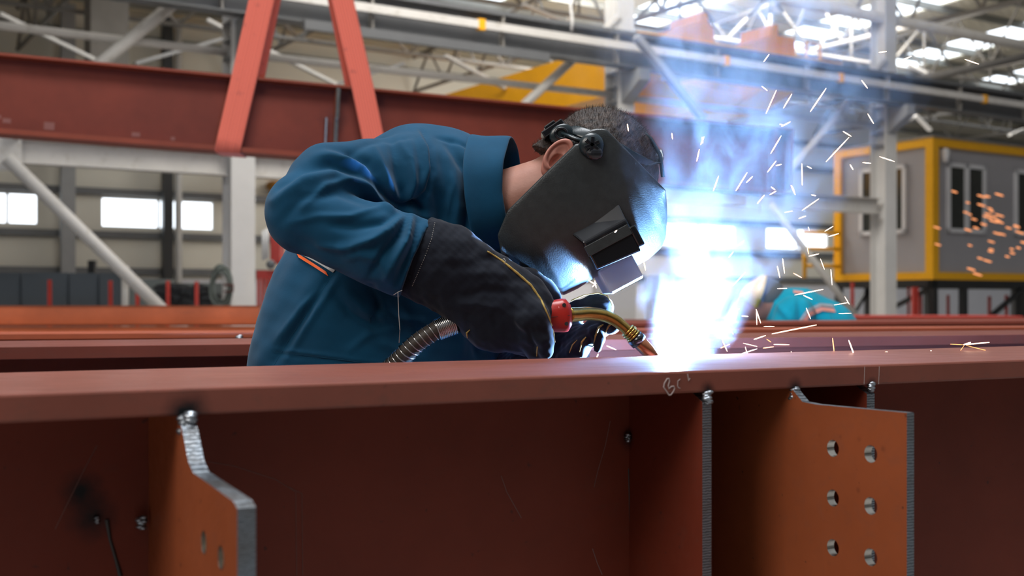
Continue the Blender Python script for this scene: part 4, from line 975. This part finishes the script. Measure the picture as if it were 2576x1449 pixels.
MB(HFm).box((-150,-34),(160,186),(.117,.1225)).build('housing_strip',M['shell'],helm,bevel=.001)
MB(HFm).box((-142,-52),(226,292),(-.080,.085)).build('lens_cover',M['cover'],helm,bevel=.004)
MB(HFm).box((-128,-64),(290,293.5),(-.07,.075)).build('lens_glass',M['glass'],helm)
# raised rib on the side of the shell
kp=HP(1477,388); kc=HL(kp[0],kp[1],Wm+.004)
m=MB(); m.ball(kc,(.021,.009,.021),20,10); m.build('pivot_knob',M['band'],helm,True)
m=MB()
for a in range(3):
    an=a*math.pi/3+.4; d=Vector((math.cos(an),0,math.sin(an)))*.013; m.bar(Vector(kc)-d+Vector((0,-.008,0)),Vector(kc)+d+Vector((0,-.008,0)),.006,.006)
m.ball(Vector(kc)+Vector((.004,-.006,-.014)),(.015,.006,.011),16,8)
m.build('knob_grip',M['shiny'],helm,bevel=.001)
# headband: over the forehead, along the side above the ear, ratchet knob behind
def strap(pts,wd,name,mat,th=.003):
    """pts: (px,py,w) on the camera side; mirrored to the far side through the middle"""
    L=[Vector(HL(*HP(x,y),w)) for x,y,w in pts]; return L
def ribbon(L,wdir,wd,name,mat,parent,th=.003):
    vs=[];n=len(L)
    for p,w2 in zip(L,wd): vs+= [p-wdir*w2/2,p+wdir*w2/2]
    fs=[(2*i,2*i+1,2*i+3,2*i+2) for i in range(n-1)]
    m=MB(); m.add(vs,fs); o=m.build(name,mat,parent,True); s=o.modifiers.new('t','SOLIDIFY'); s.thickness=th; s.offset=0; s=o.modifiers.new('s','SUBSURF'); s.levels=1; s.render_levels=2; return o
def headring(fpts,c_of,wd,rad,a0,a1,name,mat,off=.004,K=40):
    L=[];wds=[]
    for i in range(K+1):
        a=math.radians(a0+(a1-a0)*i/K)        # 0 = forehead, 90 = camera side, 180 = nape
        fx=math.cos(a); wx=math.sin(a); cc=c_of(fx); sc=math.sqrt(max(.05,1-(cc*U/.089)**2))
        L.append(Vector(HC+c_*cc*U+f_*fx*((.096+off)*sc)+w_*wx*((.079+off)*sc))); wds.append(wd(fx))
    return ribbon(L,Vector(c_),wds,name,mat,helm)
headring(None,lambda fx:44+82*fx,lambda fx:.030+.010*max(0,fx),1,-100,100,'headband',M['band'])
headring(None,lambda fx:44+100*fx,lambda fx:.026,1,95,265,'headband_rear',M['band'],.007)
kb=HP(1407,352); kk=Vector(HL(kb[0],kb[1],.074)); rx=Vector((.86,0,.5)); rz=Vector((-.5,0,.86)); m=MB(); m.ball(kk,(.021,.005,.016),24,9,axes=(rx,Vector((0,1,0)),rz)); m.tube([kk+Vector((.004,.002,0)),Vector(HL(*HP(1440,365),.080)),Vector(HL(*HP(1468,378),.095))],[.012,.010,.009],10,flat=.4); m.build('ratchet_cover',M['band'],helm,True)
m=MB(); m.tube([kk+Vector((math.cos(t)*.0095,-.0055,math.sin(t)*.0085)) for t in np.linspace(0,6.283,25)],.0028,8,cap=False); m.build('ratchet_boss',M['shiny'],helm,True)
k2=Vector(HL(*HP(1392,340),.03)); m=MB(); m.bar(k2+Vector((-.020,-.02,-.010)),k2+Vector((.014,-.02,.013)),.05,.012); m.bar(k2+Vector((-.017,-.02,.002)),k2+Vector((.0,-.02,.014)),.04,.006); m.build('ratchet_knob',M['shiny'],helm,bevel=.002)
MB().tube([Vector(HL(*HP(x,y),w)) for x,y,w in ((1600,330,.03),(1632,355,.03),(1655,395,.03),(1662,450,.03))],.0035,8).build('browband_edge',M['band'],helm,True)
# ------------------------------------------------------------------ gloves
rg=[chain([(1040,640,1.86,104,.62),(1120,672,1.86,98,.62),(1200,725,1.86,84,.58)],.02),
    chain([(1195,725,1.86,84,.55),(1265,775,1.865,92,.50),(1310,790,1.87,78,.48)],.03)]
rfing=[chain([(1302,757,1.85,46,.75),(1342,800,1.835,40,.8),(1364,850,1.84,30,.85),(1372,885,1.85,22,.85)],.008),     # index finger over the handle
       chain([(1290,790,1.86,44,.75),(1325,838,1.85,32,.8),(1345,880,1.86,24,.85),(1350,895,1.87,20,.85)],.006),
       chain([(1255,810,1.87,42,.75),(1290,850,1.87,28,.8),(1318,878,1.89,20,.85)],.006),
       chain([(1215,800,1.88,48,.7),(1225,838,1.88,30,.85),(1262,842,1.90,24,.85)],.008)]
heel=chain([(1185,800,1.87,34,.9),(1212,842,1.86,24,.9),(1250,838,1.87,26,.9)],.01)
thumb=chain([(1262,705,1.905,46,.8),(1325,718,1.935,42,.85),(1362,738,1.952,36,.9),(1385,748,1.958,29,.95)],.012)
def rglove(P):
    v=smin(rg[0](P),rg[1](P),.02)
    for f in rfing: v=smin(v,f(P),.008)
    v=smin(v,heel(P),.010); v=smin(v,thumb(P),.010)
    e=np.array(PD(1046,640,1.86)); ax=np.array(PD(1200,715,1.86)-PD(1046,640,1.86)); ax/=np.linalg.norm(ax); ax2=ax+np.array((.12,0,.02)); ax2/=np.linalg.norm(ax2)
    v=np.maximum(v,-((P-e)@ax2)-.002)
    v=np.maximum(v,-cap(P,PD(1000,625,1.86),PD(1120,672,1.86),.066,.058,.62)) if True else v
    return v
P,Q=surfnet(rglove,(-.20,1.74,.98),(.12,2.02,1.28),.0026); P=relax(P,Q,2); N=vnorm(P,Q); G=.004
P=folds(P,N,[([(1180,590),(1230,640),(1290,680),(1335,720)],9,.5*G),([(1130,740),(1170,745),(1220,730),(1280,735)],12,-1.1*G),([(1150,765),(1200,765),(1250,775)],10,.9*G),([(1120,650),(1160,700),(1165,745)],16,-.8*G),
  ([(1190,660),(1230,650),(1270,670)],12,-.8*G),([(1195,690),(1240,680),(1280,700)],12,.7*G),([(1245,770),(1300,800),(1330,850)],12,.8*G),([(1240,790),(1250,830)],9,-.7*G),([(1210,800),(1170,790)],10,-.7*G),
  ([(1290,740),(1330,780),(1350,830)],12,-.6*G),([(1060,600),(1050,650),(1030,700)],7,-.5*G),([(1090,600),(1100,680),(1060,730)],14,.5*G),([(1345,800),(1362,850),(1366,890)],6,.5*G),([(1325,820),(1340,860),(1350,895)],6,-.9*G)],Dmax=1.9)
P=P+N*(vnoise(P,120,8)*.0009+vnoise(P,260,9)*.0004)[:,None]; P=relax(P,Q,1,.4)
gl=mesh_from(P,Q,'work_glove',M['glove'],person,1,); gl['label']='right-hand dark blue gauntlet glove'
GB=bvh_of(P,Q)
def piping(pts,r,parent,bv,name='piping',off=.0004,mat='pipe'):
    q=drape(bv,pts,off,8)
    if len(q)>3:
        k=len(q); rr=[r*(.6+.7*math.sin(math.pi*min(1,i/k*1.1+.05))+.12*math.sin(i*1.7)) for i in range(k)]; MB().tube(q,rr,6).build(name,M[mat],parent,True)
piping([(1226,632),(1262,655),(1300,686),(1336,718),(1362,756),(1378,792),(1392,830),(1397,872)],.0016,gl,GB)
piping([(1352,872),(1350,896)],.0012,gl,GB); piping([(1176,850),(1174,838),(1182,830)],.0012,gl,GB)
MB().tube([PD(1316,878,1.86),PD(1330,890,1.86),PD(1348,901,1.87),PD(1362,906,1.88)],[.0014,.002,.0018,.0016],6).build('piping',M['pipe'],gl,True)
MB().tube([PD(1262,655,1.80)+Vector((0,.0,0)),PD(1268,650,1.80),PD(1272,657,1.80),PD(1268,664,1.80)],.0006,5).build('piping',M['thread'],gl,True)
m=MB(); q=drape(GB,[(1094,560),(1086,600),(1068,648),(1050,690),(1036,722)],.0006,16)
for i in range(0,len(q)-1,2): m.tube([q[i],q[i].lerp(q[i+1],.75)],.0005,4)
m.build('cuff_stitching',M['thread'],gl)
# cuff rim
# left glove, holding the swan neck from behind
lg=[chain([(1270,935,2.10,62,.8),(1350,915,2.03,58,.8),(1420,880,2.00,48,.8),(1455,850,1.985,40,.8)],.02),
    chain([(1450,858,1.97,30,.85),(1500,826,1.955,27,.85),(1528,812,1.945,25,.85),(1540,822,1.935,19,.85)],.006),
    chain([(1440,880,1.965,28,.85),(1478,850,1.95,24,.85),(1500,836,1.935,19,.85),(1508,852,1.93,15,.85),(1503,876,1.93,11,.85)],.005),
    chain([(1425,900,1.97,26,.85),(1450,878,1.95,22,.85),(1466,862,1.94,15,.85),(1462,890,1.94,11,.85)],.005),
    chain([(1400,830,2.00,34,.8),(1450,785,2.0,24,.8),(1500,768,1.99,27,.75),(1520,775,1.985,21,.8),(1526,795,1.98,13,.8)],.01)]
def lglove(P):
    v=lg[0](P)
    for f in lg[1:]: v=smin(v,f(P),.006)
    return v
P,Q=surfnet(lglove,(-.03,1.88,.98),(.20,2.20,1.18),.0024); P=relax(P,Q,1); N=vnorm(P,Q)
P=P+N*(vnoise(P,130,18)*.0008+vnoise(P,280,19)*.0004)[:,None]
g2=mesh_from(P,Q,'work_glove',M['glove'],person,1); g2['label']='left-hand dark blue glove steadying the torch neck'
LB=bvh_of(P,Q)
piping([(1556,800),(1543,806),(1530,822),(1522,840)],.0014,g2,LB); piping([(1518,816),(1506,824),(1498,845),(1492,872)],.0014,g2,LB)
piping([(1474,848),(1464,860),(1458,885)],.0013,g2,LB); piping([(1432,888),(1440,868),(1452,855)],.0009,g2,LB)
MB().tube([PD(1436,756,1.97),PD(1470,742,1.965),PD(1505,737,1.96),PD(1528,744,1.96),PD(1539,765,1.96),PD(1538,788,1.96)],.0009,6).build('piping',M['pipe'],g2,True)

# ------------------------------------------------------------------ torch
et=empty('welding_torch',PD(1420,795,1.88),'red-handled welding torch with brass swan neck, held in both gloves','welding torch')
M['torchred']=flat('red_torch_plastic',(.38,.018,.012),.32,var=.1,scale=40,bmp=.1,bscale=200)
M['brass']=flat('brass_neck',(.42,.27,.07),.25,1,.25,40); M['copper']=flat('copper_nozzle',(.62,.24,.12),.28,1,.2,60)
M['rubber']=flat('brown_rubber_hose',(.045,.035,.026),.55,var=.2,scale=30); M['chrome']=flat('chrome_spring',(.62,.60,.58),.16,1,.1,30)
hax=(PD(1408,792,1.875)-PD(1160,812,1.87)).normalized(); up_=Vector((0,1,0)).cross(hax).normalized()*-1
if up_.z<0: up_=-up_
sd=hax.cross(up_)
def prof_loft(name,secs,mat,parent,seg=24,pw=2.6,bv=0):
    vs=[];fs=[]
    for c,ra,rb in secs:
        for k in range(seg):
            t=2*math.pi*k/seg; x=math.copysign(abs(math.cos(t))**(2/pw),math.cos(t)); y=math.copysign(abs(math.sin(t))**(2/pw),math.sin(t)); vs.append(c+up_*ra*x+sd*rb*y)
    n=len(secs)
    for i in range(n-1):
        for k in range(seg): a=i*seg+k;b=i*seg+(k+1)%seg; fs.append((a,b,b+seg,a+seg))
    fs.append(tuple(range(seg))[::-1]); fs.append(tuple((n-1)*seg+k for k in range(seg)))
    m=MB(); m.add(vs,fs); return m.build(name,mat,parent,True,bevel=bv)
H0=PD(1408,794,1.872); px_=1.87/F
hd=prof_loft('handle',[(H0-hax*160*px_,.016,.016),(H0-hax*60*px_,.018,.018),(H0-hax*34*px_,.0225,.018),(H0-hax*20*px_,.0255,.020),(H0+hax*8*px_,.0272,.021),(H0+hax*18*px_,.0265,.020),(H0+hax*29*px_,.0165,.013),(H0+hax*30*px_,.008,.008)],M['torchred'],et)
m=MB()
for a,b in ((12,26),(14,-21)):
    c=H0+hax*a*px_+up_*b*px_-Vector((0,.0185,0)); m.tube([c+Vector((0,.004,0)),c-Vector((0,.0014,0))],.0032,14)
m.build('screw_hole',M['black'],hd)
m=MB()
for a in (-22,0): 
    c=H0+hax*a*px_+up_*15*px_-Vector((0,.0178,0)); m.tube([c+up_*.005-hax*.002,c-up_*.003+hax*.002],.0018,8)
m.build('grip_rib',M['torchred'],hd,True)
MB().tube([H0-hax*30*px_-Vector((0,.0205,0))-up_*.001,H0+hax*24*px_-Vector((0,.0195,0))-up_*.001],.0005,5).build('seam',M['black'],hd)
neck=[H0+hax*22*px_,PD(1450,791,1.885),PD(1480,789,1.90),PD(1515,793,1.912),PD(1545,805,1.918),PD(1568,822,1.92),PD(1584,838,1.921)]
def smooth_path(p,k=6):
    out=[];n=len(p)
    for i in range(n-1):
        a,b,c,d=p[max(0,i-1)],p[i],p[i+1],p[min(n-1,i+2)]
        for j in range(k):
            t=j/k; out.append(.5*((2*b)+(c-a)*t+(2*a-5*b+4*c-d)*t*t+(3*b-a-3*c+d)*t**3))
    out.append(p[-1]); return out
ns=smooth_path(neck); MB().tube(ns,[.0125-.0035*min(1,i/len(ns)*1.1) for i in range(len(ns))],20).build('swan_neck',M['brass'],et,True)
nd=(PD(1640,893,1.925)-PD(1580,832,1.92)).normalized(); c0=PD(1578,830,1.92)
m=MB()
for k in range(4): m.tube([c0+nd*(.0+.0042*k),c0+nd*(.0032+.0042*k)],.0128+.0008*(k%2),18)
m.build('neck_coupling',M['brass'],et,True)
MB().tube([c0+nd*.017,c0+nd*.029],.0145,20).build('insulator_ring',M['shiny'],et,True)
MB().tube([c0+nd*.028,c0+nd*.030,c0+nd*.052,c0+nd*.064,c0+nd*.066],[.011,.0122,.0118,.0098,.0092],22).build('nozzle',M['copper'],et,True)
MB().tube([c0+nd*.06,c0+nd*.073],.0012,8).build('wire_tip',M['copper'],et,True)
# hose with its spring
hz=smooth_path([H0-hax*150*px_,PD(1165,812,1.87),PD(1130,818,1.865),PD(1095,832,1.86),PD(1050,862,1.86),PD(1010,900,1.87),PD(965,945,1.90),PD(900,1010,1.98),PD(800,1120,2.15),PD(760,1400,2.2)],8)
MB().tube(hz,[.0145]*len(hz),16).build('hose',M['rubber'],et,True)
def along(path,t):
    L=[0]; 
    for a,b in zip(path,path[1:]): L.append(L[-1]+(b-a).length)
    t*=L[-1]
    for i in range(len(path)-1):
        if L[i+1]>=t: return path[i].lerp(path[i+1],(t-L[i])/max(1e-9,L[i+1]-L[i]))
    return path[-1]
sub=hz[16:56]; tot=sum((b-a).length for a,b in zip(sub,sub[1:])); turns=int(tot/.0088); pts=[]
fr0=None
for i in range(turns*14):
    t=i/(turns*14); p=along(sub,t); q=along(sub,min(1,t+.01)); tt=(q-p).normalized() if (q-p).length>1e-6 else tt; x=tt.cross(Vector((0,1,0))).normalized(); y=tt.cross(x)
    a=2*math.pi*i/14; pts.append(p+(x*math.cos(a)+y*math.sin(a))*.0160)
MB().tube(pts,.0011,6).build('spring_coil',M['chrome'],et,True)
p=PD(1100,830,1.86); q=PD(1146,812,1.866); d=(q-p).normalized(); m=MB()
for k in range(11): m.tube([p+d*(.0028*k-.001),p+d*(.0028*k+.0012)],.0180,20)
m.tube([p-d*.001,q+d*.001],.0168,18); m.build('spring_ferrule',M['chrome'],et,True)
MB().tube([q+d*.001,q+d*.022],.0168,18).build('strain_relief',M['rubber'],et,True)

# ------------------------------------------------------------------ arc, smoke, sparks
ARC=PD(1683,901,1.970)
ea_=MB().ball(ARC,(.010,.010,.010),14,10).build('welding_arc',emis('arc_plasma',(.75,.86,1.0),900),smooth=True,label='blinding blue-white welding arc at the nozzle tip',cat='arc')
ea_.visible_shadow=True
ld=bpy.data.lights.new('arc_light','POINT'); ld.energy=250; ld.color=(.24,.50,1.0); ld.shadow_soft_size=.014
lo=bpy.data.objects.new('arc_light',ld); COL.objects.link(lo); lo.location=ARC+Vector((.004,-.0,.012))
lo.parent=ea_; lo.matrix_parent_inverse=Matrix.Identity(4)
# plume
ms=bpy.data.materials.new('welding_smoke'); ms.use_nodes=True; nt=ms.node_tree
for n in list(nt.nodes):
    if n.type=='BSDF_PRINCIPLED': nt.nodes.remove(n)
out=[n for n in nt.nodes if n.type=='OUTPUT_MATERIAL'][0]
vs_=nt.nodes.new('ShaderNodeVolumeScatter'); vs_.inputs['Color'].default_value=(.90,.94,1,1); vs_.inputs['Anisotropy'].default_value=0.1
g=nt.nodes.new('ShaderNodeNewGeometry').outputs['Position']; sp_=nt.nodes.new('ShaderNodeSeparateXYZ'); nt.links.new(g,sp_.inputs[0])
X,Y,Z=sp_.outputs; mm=lambda op,a,b=None,c=None,cl=False: math_(nt,op,a,b,c,cl)
hgt=mm('SUBTRACT',Z,ARC.z)                                  # height over the arc
# plume axis: leans a little right, then back
dx=mm('SUBTRACT',X,ARC.x)
cx_=mm('MULTIPLY',mm('SINE',mm('MULTIPLY',hgt,3.6)),.10)
lx=mm('SUBTRACT',dx,mm('ADD',cx_,.02)); ly=mm('SUBTRACT',Y,ARC.y+.02)
wp=nt.nodes.new('ShaderNodeTexNoise'); wp.inputs['Scale'].default_value=7; wp.inputs['Detail'].default_value=1; nt.links.new(g,wp.inputs['Vector'])
spc=nt.nodes.new('ShaderNodeSeparateXYZ'); nt.links.new(wp.outputs['Color'],spc.inputs[0])
lx=mm('ADD',lx,mm('MULTIPLY',mm('SUBTRACT',spc.outputs[0],.5),.16))
rad=mm('SQRT',mm('ADD',mm('MULTIPLY',lx,lx),mm('MULTIPLY',ly,ly)))
R=mm('MULTIPLY_ADD',mm('POWER',mm('MAXIMUM',hgt,0.0),1.0),.58,.045)
fall=mm('SUBTRACT',1.0,mm('DIVIDE',rad,R),None,True)
fall=mm('POWER',fall,1.0)
mp=mapping(nt,g,(1,1,.55)); n1_=nt.nodes.new('ShaderNodeTexNoise'); n1_.inputs['Scale'].default_value=15; n1_.inputs['Detail'].default_value=4; n1_.inputs['Roughness'].default_value=.62; n1_.inputs['Distortion'].default_value=1.2; nt.links.new(mp,n1_.inputs['Vector'])
wisp=ramp(nt,n1_.outputs['Fac'],[(.47,0.0),(.60,.8),(.70,1)])
dh=mm('DIVIDE',1.0,mm('MULTIPLY_ADD',mm('MAXIMUM',hgt,0),0.8,.40))
dens=mm('MULTIPLY',mm('MULTIPLY',fall,wisp),mm('MULTIPLY',dh,1.55))
nt.links.new(dens,vs_.inputs['Density']); nt.links.new(vs_.outputs[0],out.inputs['Volume'])
m=MB(); secs=[]
for h in np.linspace(-.004,.72,12):
    r=.12+.58*max(0,h); c=ARC+Vector((.10*math.sin(3.6*h)+.02,.02,h)); secs.append((c,r))
vs=[];fs=[];sg=20
for c,r in secs:
    for k in range(sg): t=2*math.pi*k/sg; vs.append(c+Vector((math.cos(t)*r,math.sin(t)*r*.8,0)))
for i in range(len(secs)-1):
    for k in range(sg): a=i*sg+k;b=i*sg+(k+1)%sg; fs.append((a,b,b+sg,a+sg))
fs.append(tuple(range(sg))[::-1]); fs.append(tuple((len(secs)-1)*sg+k for k in range(sg)))
m.add(vs,fs); m.build('welding_smoke',ms,label='blue-white plume of smoke rising from the welding arc',cat='smoke',kind='stuff')

sparkhot=emis('spark_white_hot',(1,.62,.42),7); sparkor=emis('spark_orange',(1,.33,.09),5)
SPL={}
def spark(p0,p1,r,mat,lab,group):
    p0=Vector(p0);p1=Vector(p1); a=(CX+F*p0.x/p0.y,HY-F*(p0.z-CZ)/p0.y); b=(CX+F*p1.x/p1.y,HY-F*(p1.z-CZ)/p1.y); r*=.85
    if a[0]>b[0]: a,b=b,a
    x=(a[0]+b[0])/2; y=(a[1]+b[1])/2; dx=b[0]-a[0]; dy=a[1]-b[1]; L=math.hypot(dx,dy)
    size='long' if L>42 else 'medium' if L>24 else 'short' if L>9 else 'tiny'
    tilt='nearly level' if abs(dy)<dx*.25 else 'nearly upright' if dx<abs(dy)*.3 else 'rising right' if dy>0 else 'falling right'
    if y>868: zone='on the flange near the nozzle' if x<1760 else 'over the flange right of the arc' if x<2000 else 'over the flange above the pierced plate' if x<2250 else 'over the flange near the right edge'
    elif x<1600: zone='before the helmet' if y<650 else 'between helmet and gloves'
    elif x<1760: zone='beside the helmet in the smoke'
    elif x<1900: zone='in the upper smoke' if y<450 else 'in the lower smoke'
    elif y<200: zone='in front of the crane runway'
    elif y<330: zone='below the crane runway' if x<2150 else 'beside the cabin column, high up'
    elif x<2060: zone='before the hoisted beam end' if y<500 else 'above the far window strip' if y<570 else 'by the far window strip' if y<690 else 'over the far welder' if y<790 else 'before the row of far beams'
    elif x<2180: zone='left of the cabin' if y<560 else 'below the left end of the cabin' if y<700 else 'before the frame under the cabin'
    elif x<2275: zone='across the column before the cabin'
    else: zone='before the grey cabin, '+('upper' if y<540 else 'middle' if y<600 else 'lower')+(' left' if x<2440 else ' centre' if x<2510 else ' right')
    lab='%s glowing spark, %s, %s'%(size,tilt,zone); group='sparks '+zone
    MB().tube([p0,p0.lerp(p1,.2),p0.lerp(p1,.75),p1],[r*.45,r,r,r*.45],6).build('spark',mat,label=lab,cat='spark',group=group)
A=[(615,465,655,410),(1630,465,1725,425),(2130,447,2235,483),(1483,395,1540,387),(1352,605,1397,665),(600,650,642,683),(632,855,710,680),(763,815,827,708),(965,842,1085,665),(750,952,815,918),(735,935,760,942),(1398,857,1443,932),(1213,990,1275,1028),(1085,1218,1257,1035),(667,1158,747,1022),(643,1297,708,1213),(708,1248,748,1238),(942,1252,975,1270),(1360,1225,1422,1230),(1487,1180,1600,1217),(902,1233,905,1395),(1265,1240,1288,1278),(140,1090,165,1030),(110,1215,130,1125),(820,1395,845,1438),(670,1408,700,1430),(405,1438,490,1300),(235,1438,275,1325),(485,1375,530,1330)]
Bq=[(567,215,620,152),(660,150,708,122),(670,90,697,110),(820,78,853,150),(973,150,1008,157),(905,267,1030,180),(775,283,832,272),(880,328,932,310),(417,535,465,497),(352,622,385,580),(1075,425,1138,387),(1103,465,1180,442),(950,392,958,420),(943,545,953,597),(955,612,1030,595),(1042,632,1072,712),(757,630,772,742),(717,688,737,775),(838,740,902,775),(383,835,473,738),(717,857,790,855),(848,905,1063,862),(915,908,980,938),(1145,980,1250,962),(1225,917,1260,975),(1180,1045,1275,1042),(935,1003,968,1085),(557,1012,592,1117),(367,1047,432,1008),(450,1063,497,1067),(615,1142,695,1142),(675,1198,1013,1130),(332,1115,385,1200),(540,1240,630,1210),(637,1238,670,1260),(460,1268,565,1293),(610,1305,690,1295),(690,1277,808,1280),(440,1350,565,1310),(475,1295,495,1360),(820,1330,835,1350),(1133,1230,1145,1330),(1120,712,1130,830),(560,1020,563,1130),(290,1305,360,1275),(300,1240,340,1330)]
Cq=[(1255,1245,1298,1362),(2120,1280,2175,1262),(2130,1278,2315,1262),(2125,1285,2040,1400),(2140,1285,2400,1350),(2020,1275,2120,1280),(1847,1360,1895,1400),(1890,1400,1920,1382),(1515,1340,1550,1335),(1198,1364,1206,1366),(1870,1325,1880,1327),(1912,1352,1920,1354),(262,1386,282,1376),(655,1356,678,1370)]
sc=2.995
rs=random.Random(5)
for (x0,y0,x1,y1) in A:
    D=2.0+rs.uniform(-.12,.15); spark(PD(1716+x0/sc,y0/sc,D),PD(1716+x1/sc,y1/sc,D+rs.uniform(-.02,.02)),(.0011 if abs(y1-y0)+abs(x1-x0)>45 else .0007),sparkhot,'glowing spark streak flying high above the beam beside the smoke','sparks flying high above the beam')
for (x0,y0,x1,y1) in Bq:
    D=2.05+rs.uniform(-.03,.2); spark(PD(1716+x0/sc,440+y0/sc,D),PD(1716+x1/sc,440+y1/sc,D+rs.uniform(-.02,.02)),(.0010 if rs.random()>.3 else .0007),sparkhot if rs.random()>.25 else sparkor,'glowing spark streak scattering right of the arc below the cabin height','sparks scattering right of the arc')
for i,(x0,y0,x1,y1) in enumerate(Cq):
    a=(1716+x0/sc,440+y0/sc); b=(1716+x1/sc,440+y1/sc); D=1.86+(a[0]-1716)/860*.28
    spark(PD(*a,D),PD(*b,D),.0013 if i in (0,1,6,7,8) else (.0004 if i in (3,4,5) else .0011),sparkhot if i not in (3,4,5) else sparkor,'glowing spark streak bouncing on top of the foreground beam flange','sparks bouncing on the beam flange')
for (x,y,x1,y1) in ((1546,585,1552,579),(1578,312,1581,330),(1766,345,1768,360),(1500,712,1490,722),(1480,705,1497,715),(1496,706,1500,725),(1526,870,1550,880),(1689,916,1694,920),(1655,906,1657,908),(1669,925,1671,927),(1750,905,1752,907),(1733,911,1735,913),(1690,335,1692,350),(1578,907,1585,911),(1505,890,1500,903),(1640,500,1641,520),(1620,660,1624,680)):
    D=1.80 if x<1560 and y<600 else (1.90 if y>900 else 1.95)
    spark(PD(x,y,D),PD(x1,y1,D),.0011,sparkhot,'small glowing spark near the helmet, gloves or nozzle','sparks near the helmet and gloves')
for k in range(46):      # out-of-focus sparks of the far welder, before the cabin
    x=rs.gauss(2480,60); y=rs.gauss(575,62)
    if x<2300 or y<470 or y>690: continue
    D=11+rs.uniform(-1,1); L=rs.uniform(.03,.09)
    p=PD(x,y,D); spark(p,p+Vector((L,0,-L*.3)),.009,emis_far if k else globals().setdefault('emis_far',emis('spark_far',(1,.36,.14),1.3)),'orange spark drifting in front of the grey cabin wall','sparks before the grey cabin')

# ------------------------------------------------------------------ far welder
pw=empty('person',Vector((PD(2030,900,5.6).x,5.6,0)),'person in bright teal jacket and yellow helmet, crouching at a far beam beyond the sparks','person')
D=5.6
def fbody(P):
    v=chain([(2085,960,D,95,.7),(2050,850,D,80,.75),(1990,800,D,58,1.0)],.06)(P)
    v=smin(v,cap(P,PD(1985,790,D),PD(1935,770,D),.055,.06),.03)
    v=smin(v,ell(P,PD(1912,765,D),AX,(.12,.09,.08)),.03)
    for s in (-1,1):
        v=smin(v,cap(P,PD(1985,800,D-.18*s),PD(1975,900,D-.2*s),.055,.045),.04)
        h=Vector((PD(2085,960,D).x,D-.1*s,.75)); k=Vector((h.x-.18,D-.12*s,.42)); a=Vector((h.x+.02,D-.12*s,.08)); v=smin(v,cap(P,h,k,.08,.06),.04); v=smin(v,cap(P,k,a,.06,.045),.02); v=smin(v,cap(P,a,a+Vector((-.15,0,-.03)),.04,.035),.02)
    return v
P,Q=surfnet(fbody,(1.0,5.2,-.02),(1.95,6.0,1.3),.012); P=relax(P,Q,1); mesh_from(P,Q,'body',M['skin'],pw,1)
def fj(P):
    v=chain([(2110,940,D,112,.75),(2055,850,D,98,.8),(2000,800,D,74,1.0),(1985,795,D,62,1.1)],.05)(P)
    for s in (-1,1): v=smin(v,chain([(1998,795,D-.2*s,52,.9),(1978,850,D-.22*s,46,.9),(1972,910,D-.22*s,40,.9)],.02)(P),.025)
    v=smin(v,chain([(2110,850,D,40,.8),(2140,880,D,50,.8)],.03)(P),.05)
    return np.maximum(v,.78-P[:,2])
P,Q=surfnet(fj,(1.0,5.0,.7),(2.1,6.2,1.35),.011); P=relax(P,Q,2); N=vnorm(P,Q)
P=folds(P,N,[([(2010,745),(2015,800),(2010,860)],10,-.02),([(1950,760),(1985,800),(1990,850)],8,.014),([(2030,740),(2080,790),(2100,830)],8,.012)]); j2=mesh_from(P,Q,'jacket',M['jacket2'],pw,1)
JB=bvh_of(P,Q)
M['salmon']=flat('salmon_reflective_tape',(.75,.30,.22),.5)
band([(2015,812),(2035,785),(2065,772),(2098,776)],(4,10),M['salmon'],'reflective_tape',j2,.006); band([(2010,806),(2030,778),(2063,763),(2095,766)],(3,7),M['silver'],'reflective_tape_grey',j2,.006); band([(1995,730),(2020,733)],(2,7),M['salmon'],'shoulder_tape',j2,.006)
M['hyel']=flat('yellow_helmet_shell',(.85,.60,.10),.35)
m=MB(); vs=[];fs=[]
for i in range(13):
    t=i/12; a=(1918,692) ; 
    y=692+t*100; xo=1918-math.sin(math.pi*t**.9)*48-t*14; xi=1925-t*32+ -math.sin(math.pi*t)*4
    for j in range(9):
        th=math.pi*j/8; p=PD(xi+(xo-xi)*math.sin(th),y,D); p.y+=-.12*math.cos(th)*math.sin(math.pi*(.12+.8*t)); vs.append(p)
for i in range(12):
    for j in range(8): a=i*9+j; fs.append((a,a+1,a+10,a+9))
m.add(vs,fs); h2=m.build('welding_helmet',M['hyel'],pw,True); s=h2.modifiers.new('t','SOLIDIFY'); s.thickness=.006
P,Q=surfnet(lambda P:ell(P,PD(1922,745,D),AX,(.10,.085,.085)),(1.0,5.4,1.0),(1.4,5.8,1.4),.01); mesh_from(P,Q,'hood',M['dgrey'],pw)
for s in (-1,1):
    p0=Vector((PD(1972,905,D).x,D-.22*s,CZ-(905-HY)/F*D)); MB().ball(p0,(.05,.045,.06),10,8).build('work_glove',M['black'],pw,True)
P,Q=surfnet(lambda P:np.maximum(smin(cap(P,Vector((PD(2085,960,D).x,D-.1,.78)),Vector((PD(2085,960,D).x,D+.1,.78)),.15,.15),np.minimum(cap(P,Vector((PD(2085,960,D).x,D-.1,.75)),Vector((PD(2085,960,D).x-.18,D-.12,.42)),.11,.085),cap(P,Vector((PD(2085,960,D).x-.18,D-.12,.42)),Vector((PD(2085,960,D).x+.02,D-.12,.1)),.085,.07)),.03),.02-P[:,2]),(1.0,5.2,0),(2.0,6.0,1.0),.02); mesh_from(P,Q,'trousers',M['jacket2'],pw,1)
